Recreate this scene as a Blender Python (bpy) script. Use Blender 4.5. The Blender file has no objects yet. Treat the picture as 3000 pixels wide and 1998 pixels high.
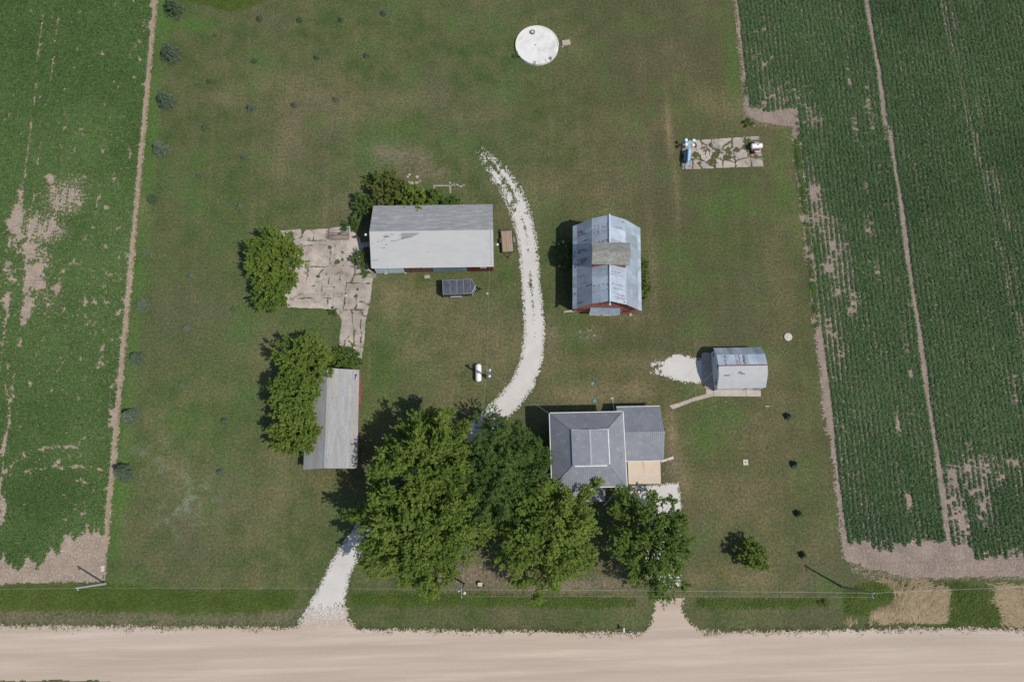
import bpy, math, random
import numpy as np
from mathutils import Matrix, Vector
SC = bpy.context.scene
COL = SC.collection
rad = math.radians

# ------------------------------------------------------------------ camera
# aerial camera about 120 m up, tipped 13 degrees north of straight down
FOC, CX, CY, CAMH = 2285.0, 1500.0, 999.0, 120.0     # in pixels of a 3000 x 1998 frame
_d = np.array([-47.0, 530.0, FOC]); _d /= np.linalg.norm(_d)
_n = np.array([-226.0, -9874.0, FOC]); _n -= _n.dot(_d) * _d; _n /= np.linalg.norm(_n)
_R = np.array([np.cross(_n, -_d), _n, -_d])           # camera -> world (x east, y north, z up)
cam_data = bpy.data.cameras.new('camera'); cam = bpy.data.objects.new('camera', cam_data)
COL.objects.link(cam); SC.camera = cam
_rt, _up, _bk = _R @ [1, 0, 0], _R @ [0, -1, 0], _R @ [0, 0, -1]
cam.matrix_world = Matrix(((_rt[0], _up[0], _bk[0], 0), (_rt[1], _up[1], _bk[1], 0), (_rt[2], _up[2], _bk[2], CAMH), (0, 0, 0, 1)))
cam_data.sensor_width = 36.0; cam_data.lens = FOC / 3000 * 36; cam_data.clip_end = 8000; cam_data.clip_start = 1.0

# ------------------------------------------------------------------ light
SUN_EL, SHADOW_AZ = 58.3, 149.0
W = bpy.data.worlds.new('World'); SC.world = W; W.use_nodes = True
_nt = W.node_tree; _bg = _nt.nodes['Background']
_sky = _nt.nodes.new('ShaderNodeTexSky'); _sky.sky_type = 'NISHITA'; _sky.sun_disc = False
_sx, _sy = -math.cos(rad(SHADOW_AZ)), -math.sin(rad(SHADOW_AZ))
_sky.sun_elevation = rad(SUN_EL); _sky.sun_rotation = math.atan2(_sx, _sy)
_nt.links.new(_sky.outputs[0], _bg.inputs[0]); _bg.inputs[1].default_value = 0.095
_sl = bpy.data.lights.new('sun', 'SUN'); _sl.energy = 3.3; _sl.angle = rad(0.55); _sl.color = (1.0, 0.955, 0.88)
_so = bpy.data.objects.new('sun', _sl); COL.objects.link(_so); _so.location = (60, -40, 100)
_so.rotation_euler = Vector((_sx, _sy, math.tan(rad(SUN_EL)))).normalized().to_track_quat('Z', 'Y').to_euler()
SC.view_settings.view_transform = 'Standard'; SC.view_settings.look = 'None'
SC.view_settings.exposure = 0.0; SC.view_settings.gamma = 1.0

# ------------------------------------------------------------------ helpers
def G(u, v, z=0.0):
    """ground/height point seen at full-frame pixel u, v"""
    r = _R @ np.array([u - CX, v - CY, FOC]); t = (z - CAMH) / r[2]
    return np.array([r[0] * t, r[1] * t, z])
K = 3000 / 2354.0
def Q(x, y, z=0.0): return G(x * K, y * K, z)
def QL(pts): return [tuple(Q(*p)[:2]) for p in pts]
def GL(pts): return [tuple(G(*p)[:2]) for p in pts]

ORIGIN = {}
def setp(o, label=None, cat=None, group=None, kind=None):
    if label: o['label'] = label
    if cat: o['category'] = cat
    if group: o['group'] = group
    if kind: o['kind'] = kind
    return o
def thing(name, label, cat, loc=(0, 0, 0), group=None, rz=0):
    o = bpy.data.objects.new(name, None); COL.objects.link(o)
    o.empty_display_size = 0.5; o.location = loc; o.rotation_euler = (0, 0, rz)
    ORIGIN[o.name] = np.array(loc, float)
    return setp(o, label, cat, group)
def copy_tree(o, parent=None):
    c = o.copy(); COL.objects.link(c); c.parent = parent
    for ch in list(o.children): copy_tree(ch, c)
    return c

class MB:
    def __init__(s): s.v = []; s.f = []; s.a = []
    def add(s, vs, fs, a=0.5):
        b = len(s.v); s.v += [tuple(float(c) for c in p) for p in vs]
        s.f += [tuple(b + i for i in f) for f in fs]; s.a += [a] * len(fs); return s
    def face(s, pts, a=0.5): return s.add(pts, [tuple(range(len(pts)))], a)
    def box(s, x0, x1, y0, y1, z0, z1, a=0.5):
        vs = [(x0, y0, z0), (x1, y0, z0), (x1, y1, z0), (x0, y1, z0), (x0, y0, z1), (x1, y0, z1), (x1, y1, z1), (x0, y1, z1)]
        return s.add(vs, [(3, 2, 1, 0), (4, 5, 6, 7), (0, 1, 5, 4), (1, 2, 6, 5), (2, 3, 7, 6), (3, 0, 4, 7)], a)
    def plate(s, pts, t, a=0.5):
        """closed slab: pts (ccw from above) extruded down by t"""
        n = len(pts); lo = [(p[0], p[1], p[2] - t) for p in pts]
        fs = [tuple(range(n)), tuple(reversed(range(n, 2 * n)))] + [(i, n + i, n + (i + 1) % n, (i + 1) % n) for i in range(n)]
        return s.add(list(pts) + lo, fs, a)
    def tube(s, p0, p1, r0, r1=None, n=8, a=0.5):
        r1 = r0 if r1 is None else r1
        p0, p1 = Vector(p0), Vector(p1); d = (p1 - p0).normalized()
        u = d.orthogonal().normalized(); w = d.cross(u)
        vs = []
        for p, r in ((p0, r0), (p1, r1)):
            for i in range(n):
                t = 2 * math.pi * i / n; vs.append(p + u * math.cos(t) * r + w * math.sin(t) * r)
        return s.add(vs, [(i, (i + 1) % n, n + (i + 1) % n, n + i) for i in range(n)] + [tuple(reversed(range(n))), tuple(range(n, 2 * n))], a)
    def path(s, pts, r, n=6, a=0.5):
        for p, q in zip(pts[:-1], pts[1:]): s.tube(p, q, r, r, n, a)
        return s
    def lathe(s, prof, c=(0, 0, 0), n=24, axis='z', a=0.5):
        """prof: list of (radius, height)"""
        vs = []
        for r, h in prof:
            for i in range(n):
                t = 2 * math.pi * i / n; x, y, z = r * math.cos(t), r * math.sin(t), h
                if axis == 'y': x, y, z = x, z, y
                if axis == 'x': x, y, z = z, x, y
                vs.append((c[0] + x, c[1] + y, c[2] + z))
        m = len(prof)
        fs = [(j * n + i, j * n + (i + 1) % n, (j + 1) * n + (i + 1) % n, (j + 1) * n + i) for j in range(m - 1) for i in range(n)]
        if prof[0][0] > 1e-6: fs.append(tuple(reversed(range(n))))
        if prof[-1][0] > 1e-6: fs.append(tuple((m - 1) * n + i for i in range(n)))
        return s.add(vs, fs, a)
    def build(s, name, mat, parent=None, smooth=False, local=False):
        me = bpy.data.meshes.new(name)
        vs = np.array(s.v, float)
        if parent is not None and not local:
            o_ = ORIGIN.get(parent.name, np.zeros(3)); vs = vs - o_
        me.from_pydata(vs.tolist(), [], s.f)
        at = me.attributes.new('v', 'FLOAT', 'FACE'); at.data.foreach_set('value', np.array(s.a, np.float32))
        me.materials.append(mat)
        if smooth: me.polygons.foreach_set('use_smooth', [True] * len(me.polygons))
        me.update()
        o = bpy.data.objects.new(name, me); COL.objects.link(o)
        if parent is not None:
            o.parent = parent; ORIGIN[o.name] = ORIGIN.get(parent.name, np.zeros(3)) if not local else np.zeros(3)
        else: ORIGIN[o.name] = np.zeros(3)
        return o

def npmesh(name, verts, quads, mat, attrs=None, parent=None, face_attrs=None):
    """fast mesh of quads (or tris) from numpy arrays"""
    k = quads.shape[1]; me = bpy.data.meshes.new(name)
    verts = np.asarray(verts, np.float32)
    if parent is not None: verts = verts - ORIGIN.get(parent.name, np.zeros(3)).astype(np.float32)
    me.vertices.add(len(verts)); me.vertices.foreach_set('co', verts.ravel())
    me.loops.add(quads.size); me.loops.foreach_set('vertex_index', quads.astype(np.int32).ravel())
    me.polygons.add(len(quads)); me.polygons.foreach_set('loop_start', np.arange(0, quads.size, k, dtype=np.int32))
    for nm, arr in (attrs or {}).items():
        a = me.attributes.new(nm, 'FLOAT', 'POINT'); a.data.foreach_set('value', np.asarray(arr, np.float32))
    for nm, arr in (face_attrs or {}).items():
        a = me.attributes.new(nm, 'FLOAT', 'FACE'); a.data.foreach_set('value', np.asarray(arr, np.float32))
    me.materials.append(mat); me.update(calc_edges=True)
    o = bpy.data.objects.new(name, me); COL.objects.link(o)
    if parent is not None: o.parent = parent
    return o

# ---- numpy noise and distance fields
def _hash(ix, iy, seed):
    h = (ix.astype(np.int64) * 374761393 + iy.astype(np.int64) * 668265263 + seed * 974634777) & 0xffffffff
    h = ((h ^ (h >> 13)) * 1274126177) & 0xffffffff
    return ((h ^ (h >> 16)) & 0xffff) / 65535.0
def vnoise(x, y, seed=0):
    ix, iy = np.floor(x), np.floor(y); fx, fy = x - ix, y - iy
    fx = fx * fx * (3 - 2 * fx); fy = fy * fy * (3 - 2 * fy)
    a, b = _hash(ix, iy, seed), _hash(ix + 1, iy, seed); c, d = _hash(ix, iy + 1, seed), _hash(ix + 1, iy + 1, seed)
    return (a * (1 - fx) + b * fx) * (1 - fy) + (c * (1 - fx) + d * fx) * fy
def fbm(x, y, sc, oct=3, seed=0):
    t = 0; amp = 1; tot = 0
    for i in range(oct):
        c_, s_ = math.cos(.6 + i * 1.1), math.sin(.6 + i * 1.1)
        t = t + amp * vnoise((x * c_ - y * s_) * sc, (x * s_ + y * c_) * sc, seed + i * 17); tot += amp; amp *= .55; sc *= 2.1
    return t / tot
def dith(x, seed=1):
    return np.random.default_rng(seed).random(x.shape) - .5
def seg_dist(x, y, p, q):
    px, py = q[0] - p[0], q[1] - p[1]; L = px * px + py * py + 1e-9
    t = np.clip(((x - p[0]) * px + (y - p[1]) * py) / L, 0, 1)
    return np.hypot(x - p[0] - t * px, y - p[1] - t * py), t
def poly_sdf(x, y, pts):
    """negative inside"""
    d = np.full(x.shape, 1e9); ins = np.zeros(x.shape, bool); n = len(pts)
    for i in range(n):
        p, q = pts[i], pts[(i + 1) % n]; d = np.minimum(d, seg_dist(x, y, p, q)[0])
        c = ((p[1] > y) != (q[1] > y)) & (x < (q[0] - p[0]) * (y - p[1]) / (q[1] - p[1] + 1e-12) + p[0]); ins ^= c
    return np.where(ins, -d, d)
def line_sdf(x, y, pts, ws):
    """(distance minus interpolated half width, signed centre distance)"""
    best = np.full(x.shape, 1e9); cd = np.full(x.shape, 1e9)
    for i in range(len(pts) - 1):
        dd, t = seg_dist(x, y, pts[i], pts[i + 1]); w = ws[i] + (ws[i + 1] - ws[i]) * t
        m = dd - w < best; best = np.where(m, dd - w, best); cd = np.where(m, dd, cd)
    return best, cd
def cells(x0, x1, y0, y1, s):
    xs = np.arange(x0, x1, s); ys = np.arange(y0, y1, s)
    return np.meshgrid(xs + s / 2, ys + s / 2, indexing='ij')
def sheet(name, X, Y, s, mask, z, mat, attr=None):
    """real cut-out sheet of small cells where mask is true"""
    nx, ny = X.shape; idx = np.full((nx + 1, ny + 1), -1, np.int64)
    ii, jj = np.nonzero(mask)
    use = np.zeros((nx + 1, ny + 1), bool)
    for a, b in ((0, 0), (1, 0), (1, 1), (0, 1)): use[ii + a, jj + b] = True
    idx[use] = np.arange(use.sum()); ui, uj = np.nonzero(use)
    V = np.stack([X[0, 0] - s / 2 + ui * s, Y[0, 0] - s / 2 + uj * s, np.full(len(ui), z)], 1)
    F = np.stack([idx[ii, jj], idx[ii + 1, jj], idx[ii + 1, jj + 1], idx[ii, jj + 1]], 1)
    fa = None
    if attr: fa = {k: a[ii, jj] for k, a in attr.items()}
    return npmesh(name, V, F, mat, face_attrs=fa)

# ---- materials
def M(name, c1, c2=None, scale=1.0, detail=4, rough=.85, metal=0.0, bump=0.0, bscale=None, stretch=(1, 1, 1), vary=0.0,
      c3=None, s3=.3, lo=.35, hi=.65, t3=(.5, .7), stretch3=(1, 1, 1), spec=.3, grain=0.0, gscale=6.0, bdist=.05):
    m = bpy.data.materials.new(name); m.use_nodes = True; nt = m.node_tree; N = nt.nodes; L = nt.links
    b = N['Principled BSDF']; b.inputs['Roughness'].default_value = rough; b.inputs['Metallic'].default_value = metal
    b.inputs['Specular IOR Level'].default_value = spec
    tc = N.new('ShaderNodeTexCoord')
    def noise(sc, st, det=detail):
        mp = N.new('ShaderNodeMapping'); mp.inputs['Scale'].default_value = st; L.new(tc.outputs['Object'], mp.inputs[0])
        n = N.new('ShaderNodeTexNoise'); n.inputs['Scale'].default_value = sc; n.inputs['Detail'].default_value = det
        n.inputs['Roughness'].default_value = .6; L.new(mp.outputs[0], n.inputs['Vector']); return n.outputs['Fac']
    def ramp(fac, a, c):
        r = N.new('ShaderNodeMapRange'); r.inputs['From Min'].default_value = a; r.inputs['From Max'].default_value = c
        r.clamp = True; L.new(fac, r.inputs['Value']); return r.outputs[0]
    def mix(fac, a, c, mode='MIX'):
        x = N.new('ShaderNodeMix'); x.data_type = 'RGBA'; x.blend_type = mode
        if isinstance(fac, float): x.inputs['Factor'].default_value = fac
        else: L.new(fac, x.inputs['Factor'])
        for i, s_ in ((6, a), (7, c)):
            if isinstance(s_, tuple): x.inputs[i].default_value = (*s_, 1)
            else: L.new(s_, x.inputs[i])
        return x.outputs[2]
    col = c1
    if c2 is not None: col = mix(ramp(noise(scale, stretch), lo, hi), c1, c2)
    if c3 is not None: col = mix(ramp(noise(s3, stretch3), *t3), col, c3)
    if vary or grain:
        h = N.new('ShaderNodeHueSaturation')
        if isinstance(col, tuple): h.inputs['Color'].default_value = (*col, 1)
        else: L.new(col, h.inputs['Color'])
        mlt = None
        if vary:
            at = N.new('ShaderNodeAttribute'); at.attribute_name = 'v'
            r = N.new('ShaderNodeMapRange'); r.inputs['To Min'].default_value = 1 - vary; r.inputs['To Max'].default_value = 1 + vary
            L.new(at.outputs['Fac'], r.inputs['Value']); mlt = r.outputs[0]
        if grain:
            r = N.new('ShaderNodeMapRange'); r.inputs['From Min'].default_value = .25; r.inputs['From Max'].default_value = .75
            r.inputs['To Min'].default_value = 1 - grain; r.inputs['To Max'].default_value = 1 + grain
            L.new(noise(gscale, (1, 1, 1), 2), r.inputs['Value'])
            if mlt is None: mlt = r.outputs[0]
            else:
                mm = N.new('ShaderNodeMath'); mm.operation = 'MULTIPLY'; L.new(mlt, mm.inputs[0]); L.new(r.outputs[0], mm.inputs[1]); mlt = mm.outputs[0]
        L.new(mlt, h.inputs['Value']); col = h.outputs[0]
    if isinstance(col, tuple): b.inputs['Base Color'].default_value = (*col, 1)
    else: L.new(col, b.inputs['Base Color'])
    if bump:
        bp = N.new('ShaderNodeBump'); bp.inputs['Strength'].default_value = bump; bp.inputs['Distance'].default_value = bdist
        L.new(noise(bscale or scale * 3, stretch), bp.inputs['Height']); L.new(bp.outputs[0], b.inputs['Normal'])
    return m

def leaf_mat(name, ca, cb, trans=.3, sheen=.25):
    m = bpy.data.materials.new(name); m.use_nodes = True; nt = m.node_tree; N = nt.nodes; L = nt.links
    b = N['Principled BSDF']; b.inputs['Roughness'].default_value = .55; b.inputs['Specular IOR Level'].default_value = sheen
    at = N.new('ShaderNodeAttribute'); at.attribute_name = 'v'
    x = N.new('ShaderNodeMix'); x.data_type = 'RGBA'; L.new(at.outputs['Fac'], x.inputs['Factor'])
    x.inputs[6].default_value = (*ca, 1); x.inputs[7].default_value = (*cb, 1); L.new(x.outputs[2], b.inputs['Base Color'])
    t = N.new('ShaderNodeBsdfTranslucent'); L.new(x.outputs[2], t.inputs['Color'])
    s = N.new('ShaderNodeMixShader'); s.inputs[0].default_value = trans
    L.new(b.outputs[0], s.inputs[1]); L.new(t.outputs[0], s.inputs[2]); L.new(s.outputs[0], N['Material Output'].inputs['Surface'])
    return m

rng = np.random.default_rng(7)
# ================================================================== GROUND
def gauss_sum(X, Y, spots):
    t = np.zeros(X.shape)
    for (x, y, rx, ry, a) in spots:
        c = Q(x, y); s = 14.6; rxm, rym = rx / s, ry / s
        t += a * np.exp(-((X - c[0]) / rxm) ** 2 - ((Y - c[1]) / rym) ** 2)
    return t
_xs = np.concatenate([[-3000, -800, -250, -120], np.arange(-92, 104, .6), [130, 300, 900, 3000]])
_ys = np.concatenate([[-3000, -600, -120, -50], np.arange(-34, 100, .6), [130, 300, 900, 3000]])
GX, GY = np.meshgrid(_xs, _ys, indexing='ij')
dry = gauss_sum(GX, GY, [(1330, 905, 60, 28, 1.0), (1450, 900, 70, 30, .8), (1545, 985, 14, 45, 1.3), (1570, 1090, 22, 60, .7), (1440, 835, 120, 25, .5),
    (1000, 700, 110, 60, .45), (1110, 790, 100, 60, .5), (960, 800, 50, 70, .4), (900, 680, 30, 40, .5), (650, 340, 40, 130, .5), (700, 200, 120, 60, .35),
    (800, 260, 90, 50, .35), (1250, 430, 80, 50, .4), (1380, 440, 60, 60, .3), (1538, 300, 8, 85, 1.0), (1556, 430, 7, 90, .7), (1400, 300, 120, 70, .2), (1700, 1150, 120, 70, .5),
    (1740, 1000, 60, 60, .4), (1660, 1330, 150, 35, .5), (1500, 600, 12, 160, .4), (1240, 800, 50, 70, .6), (1050, 900, 60, 60, .4), (1780, 880, 30, 90, .35),
    (520, 225, 30, 25, .5), (930, 240, 100, 40, .25), (1650, 230, 60, 60, .35), (1790, 620, 25, 150, .3), (660, 800, 60, 60, .2), (330, 470, 14, 20, .6),
    (410, 1090, 30, 35, .6), (340, 960, 20, 25, .5), (1190, 470, 40, 60, .3), (500, 1180, 200, 160, .15), (1760, 240, 60, 20, .6), (640, 1040, 40, 90, .35), (860, 960, 30, 40, .3)])
fresh = gauss_sum(GX, GY, [(1685, 150, 22, 170, .9), (1640, 990, 55, 60, .8), (900, 310, 90, 70, .6), (860, 360, 40, 40, .5), (500, 950, 260, 240, .35), (1790, 390, 25, 60, .7),
    (700, 750, 60, 70, .4), (1230, 560, 20, 60, .4), (1660, 500, 60, 160, .3), (880, 900, 40, 120, .5), (1370, 720, 60, 14, .6), (1450, 1420, 90, 20, .4), (600, 600, 200, 160, .25),
    (450, 60, 70, 16, 1.0), (1200, 80, 120, 60, .25), (1630, 890, 60, 30, .6), (450, 470, 60, 60, .3), (1170, 620, 10, 60, .6), (300, 1340, 40, 30, .6)])
fresh += .9 * np.exp(-((GX + 56.1) / 1.1) ** 2) * (GY > -4) * (.5 + fbm(GX, GY, .12, 2, 5))
pale = gauss_sum(GX, GY, [(440, 1150, 55, 50, 1.0), (360, 1050, 60, 45, .7), (400, 1200, 40, 40, .5), (900, 350, 40, 30, .4)])
bare = gauss_sum(GX, GY, [(1100, 1318, 150, 26, 1.3), (1330, 1345, 120, 14, 1.1), (1290, 1120, 22, 40, .9), (930, 365, 65, 34, .75), (880, 345, 30, 20, .5), (1360, 768, 26, 16, .8), (1550, 1070, 16, 30, .7),
    (1710, 265, 20, 20, .6), (1270, 770, 14, 40, .5), (990, 395, 40, 14, .8), (1450, 730, 60, 8, .5), (1050, 1000, 120, 60, .4)])
_vr = (GY > -13.6 - (GX + 71) * .03) & (GX < -27) & (GY < -10.6 - (GX + 71) * .02)
warm = np.clip((GX - 2) / 22, 0, 1) * np.clip((GY + 4) / 8, .35, 1) * (.45 + .9 * fbm(GX, GY, .05, 3, 8))
bare = np.clip(bare + .45 * _vr, 0, 1.3)
def grid_mesh(name, xs, ys, mat, attrs, z=0.0):
    X, Y = np.meshgrid(xs, ys, indexing='ij'); nx, ny = X.shape
    V = np.stack([X.ravel(), Y.ravel(), np.full(X.size, z)], 1); i = np.arange(X.size).reshape(nx, ny)
    F = np.stack([i[:-1, :-1].ravel(), i[1:, :-1].ravel(), i[1:, 1:].ravel(), i[:-1, 1:].ravel()], 1)
    return npmesh(name, V, F, mat, attrs={k: a.ravel() for k, a in attrs.items()})

def lawn_mat():
    m = bpy.data.materials.new('mown_grass'); m.use_nodes = True; nt = m.node_tree; N = nt.nodes; L = nt.links
    b = N['Principled BSDF']; b.inputs['Roughness'].default_value = .9; b.inputs['Specular IOR Level'].default_value = .12
    tc = N.new('ShaderNodeTexCoord')
    def noise(sc, det=3, st=(1, 1, 1)):
        mp = N.new('ShaderNodeMapping'); mp.inputs['Scale'].default_value = st; L.new(tc.outputs['Object'], mp.inputs[0])
        n = N.new('ShaderNodeTexNoise'); n.inputs['Scale'].default_value = sc; n.inputs['Detail'].default_value = det; n.inputs['Roughness'].default_value = .62
        L.new(mp.outputs[0], n.inputs[0]); return n.outputs['Fac']
    def math_(op, a, c, cl=False):
        x = N.new('ShaderNodeMath'); x.operation = op; x.use_clamp = cl
        for i, s in ((0, a), (1, c)):
            if isinstance(s, (int, float)): x.inputs[i].default_value = s
            else: L.new(s, x.inputs[i])
        return x.outputs[0]
    def attr(n):
        a = N.new('ShaderNodeAttribute'); a.attribute_name = n; return a.outputs['Fac']
    def mix(f, a, c):
        x = N.new('ShaderNodeMix'); x.data_type = 'RGBA'; L.new(f, x.inputs[0])
        for i, s in ((6, a), (7, c)):
            if isinstance(s, tuple): x.inputs[i].default_value = (*s, 1)
            else: L.new(s, x.inputs[i])
        return x.outputs[2]
    def rmp(f, a, c, lo=0., hi=1.):
        r = N.new('ShaderNodeMapRange'); r.inputs['From Min'].default_value = a; r.inputs['From Max'].default_value = c
        r.inputs['To Min'].default_value = lo; r.inputs['To Max'].default_value = hi; L.new(f, r.inputs[0]); return r.outputs[0]
    big, mid, fine = noise(.07, 4), noise(.32, 6), noise(2.3, 5)
    streak = noise(.55, 3, (1.0, .06, 1)); tiny = noise(9, 3)
    col = mix(rmp(mid, .36, .64), (.054, .084, .026), (.098, .108, .043))
    zone = rmp(noise(.055, 4), .42, .62); col = mix(math_('MULTIPLY', zone, .60), col, (.112, .098, .062))
    wm = math_('MULTIPLY', attr('warm'), .75, True); col = mix(wm, col, (.084, .079, .038))
    # fresh growth
    f = math_('ADD', math_('MULTIPLY', attr('fresh'), .75), rmp(noise(.11, 5), .50, .68, 0, .65))
    f = math_('MULTIPLY', f, rmp(fine, .3, .6, .45, 1.0), True); col = mix(f, col, (.066, .134, .028))
    # dry turf: broad drifts broken up by finer tufts
    d = math_('ADD', math_('MULTIPLY', attr('dry'), .95), rmp(big, .50, .74, 0, .45))
    d = math_('ADD', d, rmp(streak, .50, .68, 0, .16)); d = math_('MULTIPLY', d, rmp(math_('ADD', math_('MULTIPLY', mid, .6), math_('MULTIPLY', fine, .4)), .38, .62, .40, 1.05), True)
    col = mix(d, col, (.205, .160, .090))
    p = math_('MULTIPLY', attr('pale'), rmp(noise(.55, 5), .48, .62), True); col = mix(p, col, (.155, .190, .118))
    s = math_('MULTIPLY', attr('bare'), rmp(math_('ADD', math_('MULTIPLY', mid, .5), math_('MULTIPLY', fine, .5)), .36, .56), True); col = mix(s, col, (.195, .150, .112))
    # flecks: clover heads, dead tufts
    col = mix(rmp(noise(5, 2), .70, .76, 0, .6), col, (.22, .19, .12))
    h = N.new('ShaderNodeHueSaturation'); L.new(col, h.inputs['Color'])
    L.new(math_('MULTIPLY', rmp(fine, .3, .7, .78, 1.28), math_('MULTIPLY', rmp(noise(3.6, 2), .3, .7, .74, 1.30), rmp(tiny, .3, .7, .80, 1.22))), h.inputs['Value']); L.new(h.outputs[0], b.inputs['Base Color'])
    bp = N.new('ShaderNodeBump'); bp.inputs['Strength'].default_value = .55; bp.inputs['Distance'].default_value = .08
    L.new(math_('ADD', tiny, fine), bp.inputs['Height']); L.new(bp.outputs[0], b.inputs['Normal'])
    return m
lawn = grid_mesh('lawn', _xs, _ys, lawn_mat(), dict(dry=dry, fresh=fresh, pale=pale, bare=bare, warm=warm)); setp(lawn, kind='structure')

# ---- materials for sheets
m_soil = M('field_soil', (.36, .285, .222), (.25, .203, .168), scale=.5, detail=6, c3=(.54, .43, .33), s3=3.5, t3=(.52, .68), grain=.25, gscale=5, bump=.5, bscale=5, bdist=.08)
m_soil_dark = M('field_soil_mauve', (.31, .24, .192), (.21, .168, .142), scale=.35, detail=6, c3=(.43, .34, .26), s3=2.5, t3=(.55, .7), grain=.3, gscale=5, bump=.5, bscale=5, bdist=.08)
m_road = M('gravel_road', (.515, .415, .333), (.42, .338, .272), scale=.3, detail=7, stretch=(.08, 1.6, 1), c3=(.55, .46, .38), s3=.6, t3=(.5, .68), stretch3=(.05, 1.2, 1), grain=.10, gscale=7, bump=.25, bscale=25)
m_lime = M('crushed_limestone', (.60, .575, .54), (.55, .52, .48), scale=.5, detail=6, c3=(.56, .52, .47), s3=.35, t3=(.56, .70), grain=.07, gscale=8, bump=.35, bscale=25)
m_conc = M('old_concrete', (.46, .395, .335), (.37, .32, .285), scale=.6, detail=7, lo=.42, hi=.60, c3=(.22, .185, .155), s3=.8, t3=(.56, .66), vary=.22, grain=.10, gscale=6, bump=.1)
m_conc_new = M('new_concrete', (.60, .50, .395), (.55, .455, .36), scale=.8, detail=5, grain=.05, vary=.05)
m_path = M('path_concrete', (.47, .40, .34), (.38, .33, .285), scale=1.2, detail=5, grain=.1, vary=.1)

# ---- bare soil of the two fields (crop stands on it)
XW, XE = -57.35, 51.3
s = .2
X, Y = cells(-110, -56.2, -9, 108, s); n = fbm(X, Y, .9, 3, 3)
mk = (X < XW + .02 + (n - .5) * .7 + dith(X, 9) * .4) & (Y > -7.1 + (n - .5) * .9)
sheet('west_field_soil', X, Y, s, mk, .008, m_soil)['kind'] = 'structure'
X, Y = cells(42, 125, -10.4, 108, s); n = fbm(X, Y, .8, 3, 4)
edge = np.where(Y > 65.3, 43.4, 51.0)
edge = np.where((Y > 64.2) & (Y < 66.3), np.interp(Y, [64.2, 65.2, 66.3], [51.0, 46, 43.6]), edge)
low = np.interp(X, [51, 54, 58, 62, 125], [-6.2, -7.4, -8.6, -9.4, -10.2])
mk = (X > edge + .40 + .45 * (Y < 12) + (n - .5) * 1.1 + dith(X, 10) * .6) & (Y > low + (n - .5) * 1.2)
sheet('east_field_soil', X, Y, s, mk, .008, m_soil_dark)['kind'] = 'structure'

# ---- gravel county road
ROADN = GL([(-900, 1829), (0, 1831), (400, 1835), (860, 1838), (1000, 1842), (1400, 1847), (1840, 1852), (1950, 1850), (2060, 1849), (2400, 1848), (2700, 1838), (3000, 1841), (3900, 1844)])
rx = [p[0] for p in ROADN]; ry = [p[1] for p in ROADN]
s = .15
X, Y = cells(-115, 122, -28, -11.5, s)
north = np.interp(X, rx, ry); n = fbm(X, Y, 1.2, 4, 11)
nfi = vnoise(X * 3.1, Y * 3.1, 13)
south = np.interp(X, [-115, -70, -60, -50, 0, 122], [-20.2, -20.35, -20.5, -21.2, -23.5, -25.8])
rd = dith(X, 8)
main = (Y < north + (n - .5) * .45 + (nfi - .5) * .15 + rd * .45) & (Y > south + (n - .5) * .6)
# mouths of the two drives
DRIVE = [(1104, 346), (1122, 368), (1146, 398), (1176, 440), (1196, 486), (1210, 540), (1217, 600), (1221, 660), (1227, 720), (1229, 770), (1223, 825), (1203, 880), (1168, 925), (1128, 962), (1085, 1000), (1035, 1045), (960, 1100), (905, 1150), (850, 1205), (810, 1258), (783, 1305), (764, 1360), (749, 1405), (742, 1446)]
DW = [.35, .9, 1.4, 1.55, 1.5, 1.45, 1.45, 1.45, 1.5, 1.6, 1.65, 1.65, 1.65, 1.6, 1.6, 1.6, 1.6, 1.55, 1.5, 1.5, 1.6, 2.0, 2.7, 3.9]
MOUTH2 = QL([(1506, 1350), (1577, 1350), (1566, 1395), (1580, 1430), (1612, 1450), (1616, 1475), (1466, 1475), (1497, 1432), (1507, 1398)])
MOUTH1 = QL([(770, 1395), (796, 1392), (800, 1425), (818, 1443), (822, 1475), (655, 1475), (690, 1432), (712, 1400)])
m2 = poly_sdf(X, Y, MOUTH2) < (n - .5) * .4 + rd * .6
m1 = poly_sdf(X, Y, MOUTH1) < (n - .5) * .4 + rd * .9
mk = main | m2 | m1
sheet('gravel_road', X, Y, s, mk, .02, m_road)['kind'] = 'structure'
# ---- curved white limestone drive with a weedy strip up the middle
s = .11
pts = QL(DRIVE); X, Y = cells(-30, 9.5, -14.6, 62, s)
sd, cd = line_sdf(X, Y, pts, DW); n = fbm(X, Y, 1.1, 4, 21); nf = vnoise(X * 4.2, Y * 4.2, 22)
n9 = vnoise(X * 7, Y * 7, 24)
rd = dith(X, 5)
mk = sd + (n - .5) * .35 + (nf - .5) * .12 + rd * (.45 + .5 * np.clip((Y - 40) / 15, 0, 1)) < .02
top = np.clip((Y - 20) / 25, 0, 1); far = np.clip((Y - 48) / 10, 0, 1)
weed = (.06 * far + fbm(X, Y, .5, 3, 23) * .7 + nf * .15 + n9 * .1 + rd * .22 + .06 + .10 * top + .10 * far - np.clip(cd - .05, 0, 3) * .55 > .66) & (Y > 26)
edgeweed = (nf * .4 + n9 * .3 + rd * .3 > .52 - .2 * far) & (sd > -.35)
mk &= ~weed & ~edgeweed & ~((far > .1) & (fbm(X, Y, 1.2, 3, 25) + rd * .3 > .66 - far * .16))
mk &= Y > -14.4 + (n - .5) * 2.5 + (rd + .5) * 3.6
sheet('limestone_drive', X, Y, s, mk, .03, m_lime)['kind'] = 'structure'
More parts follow.
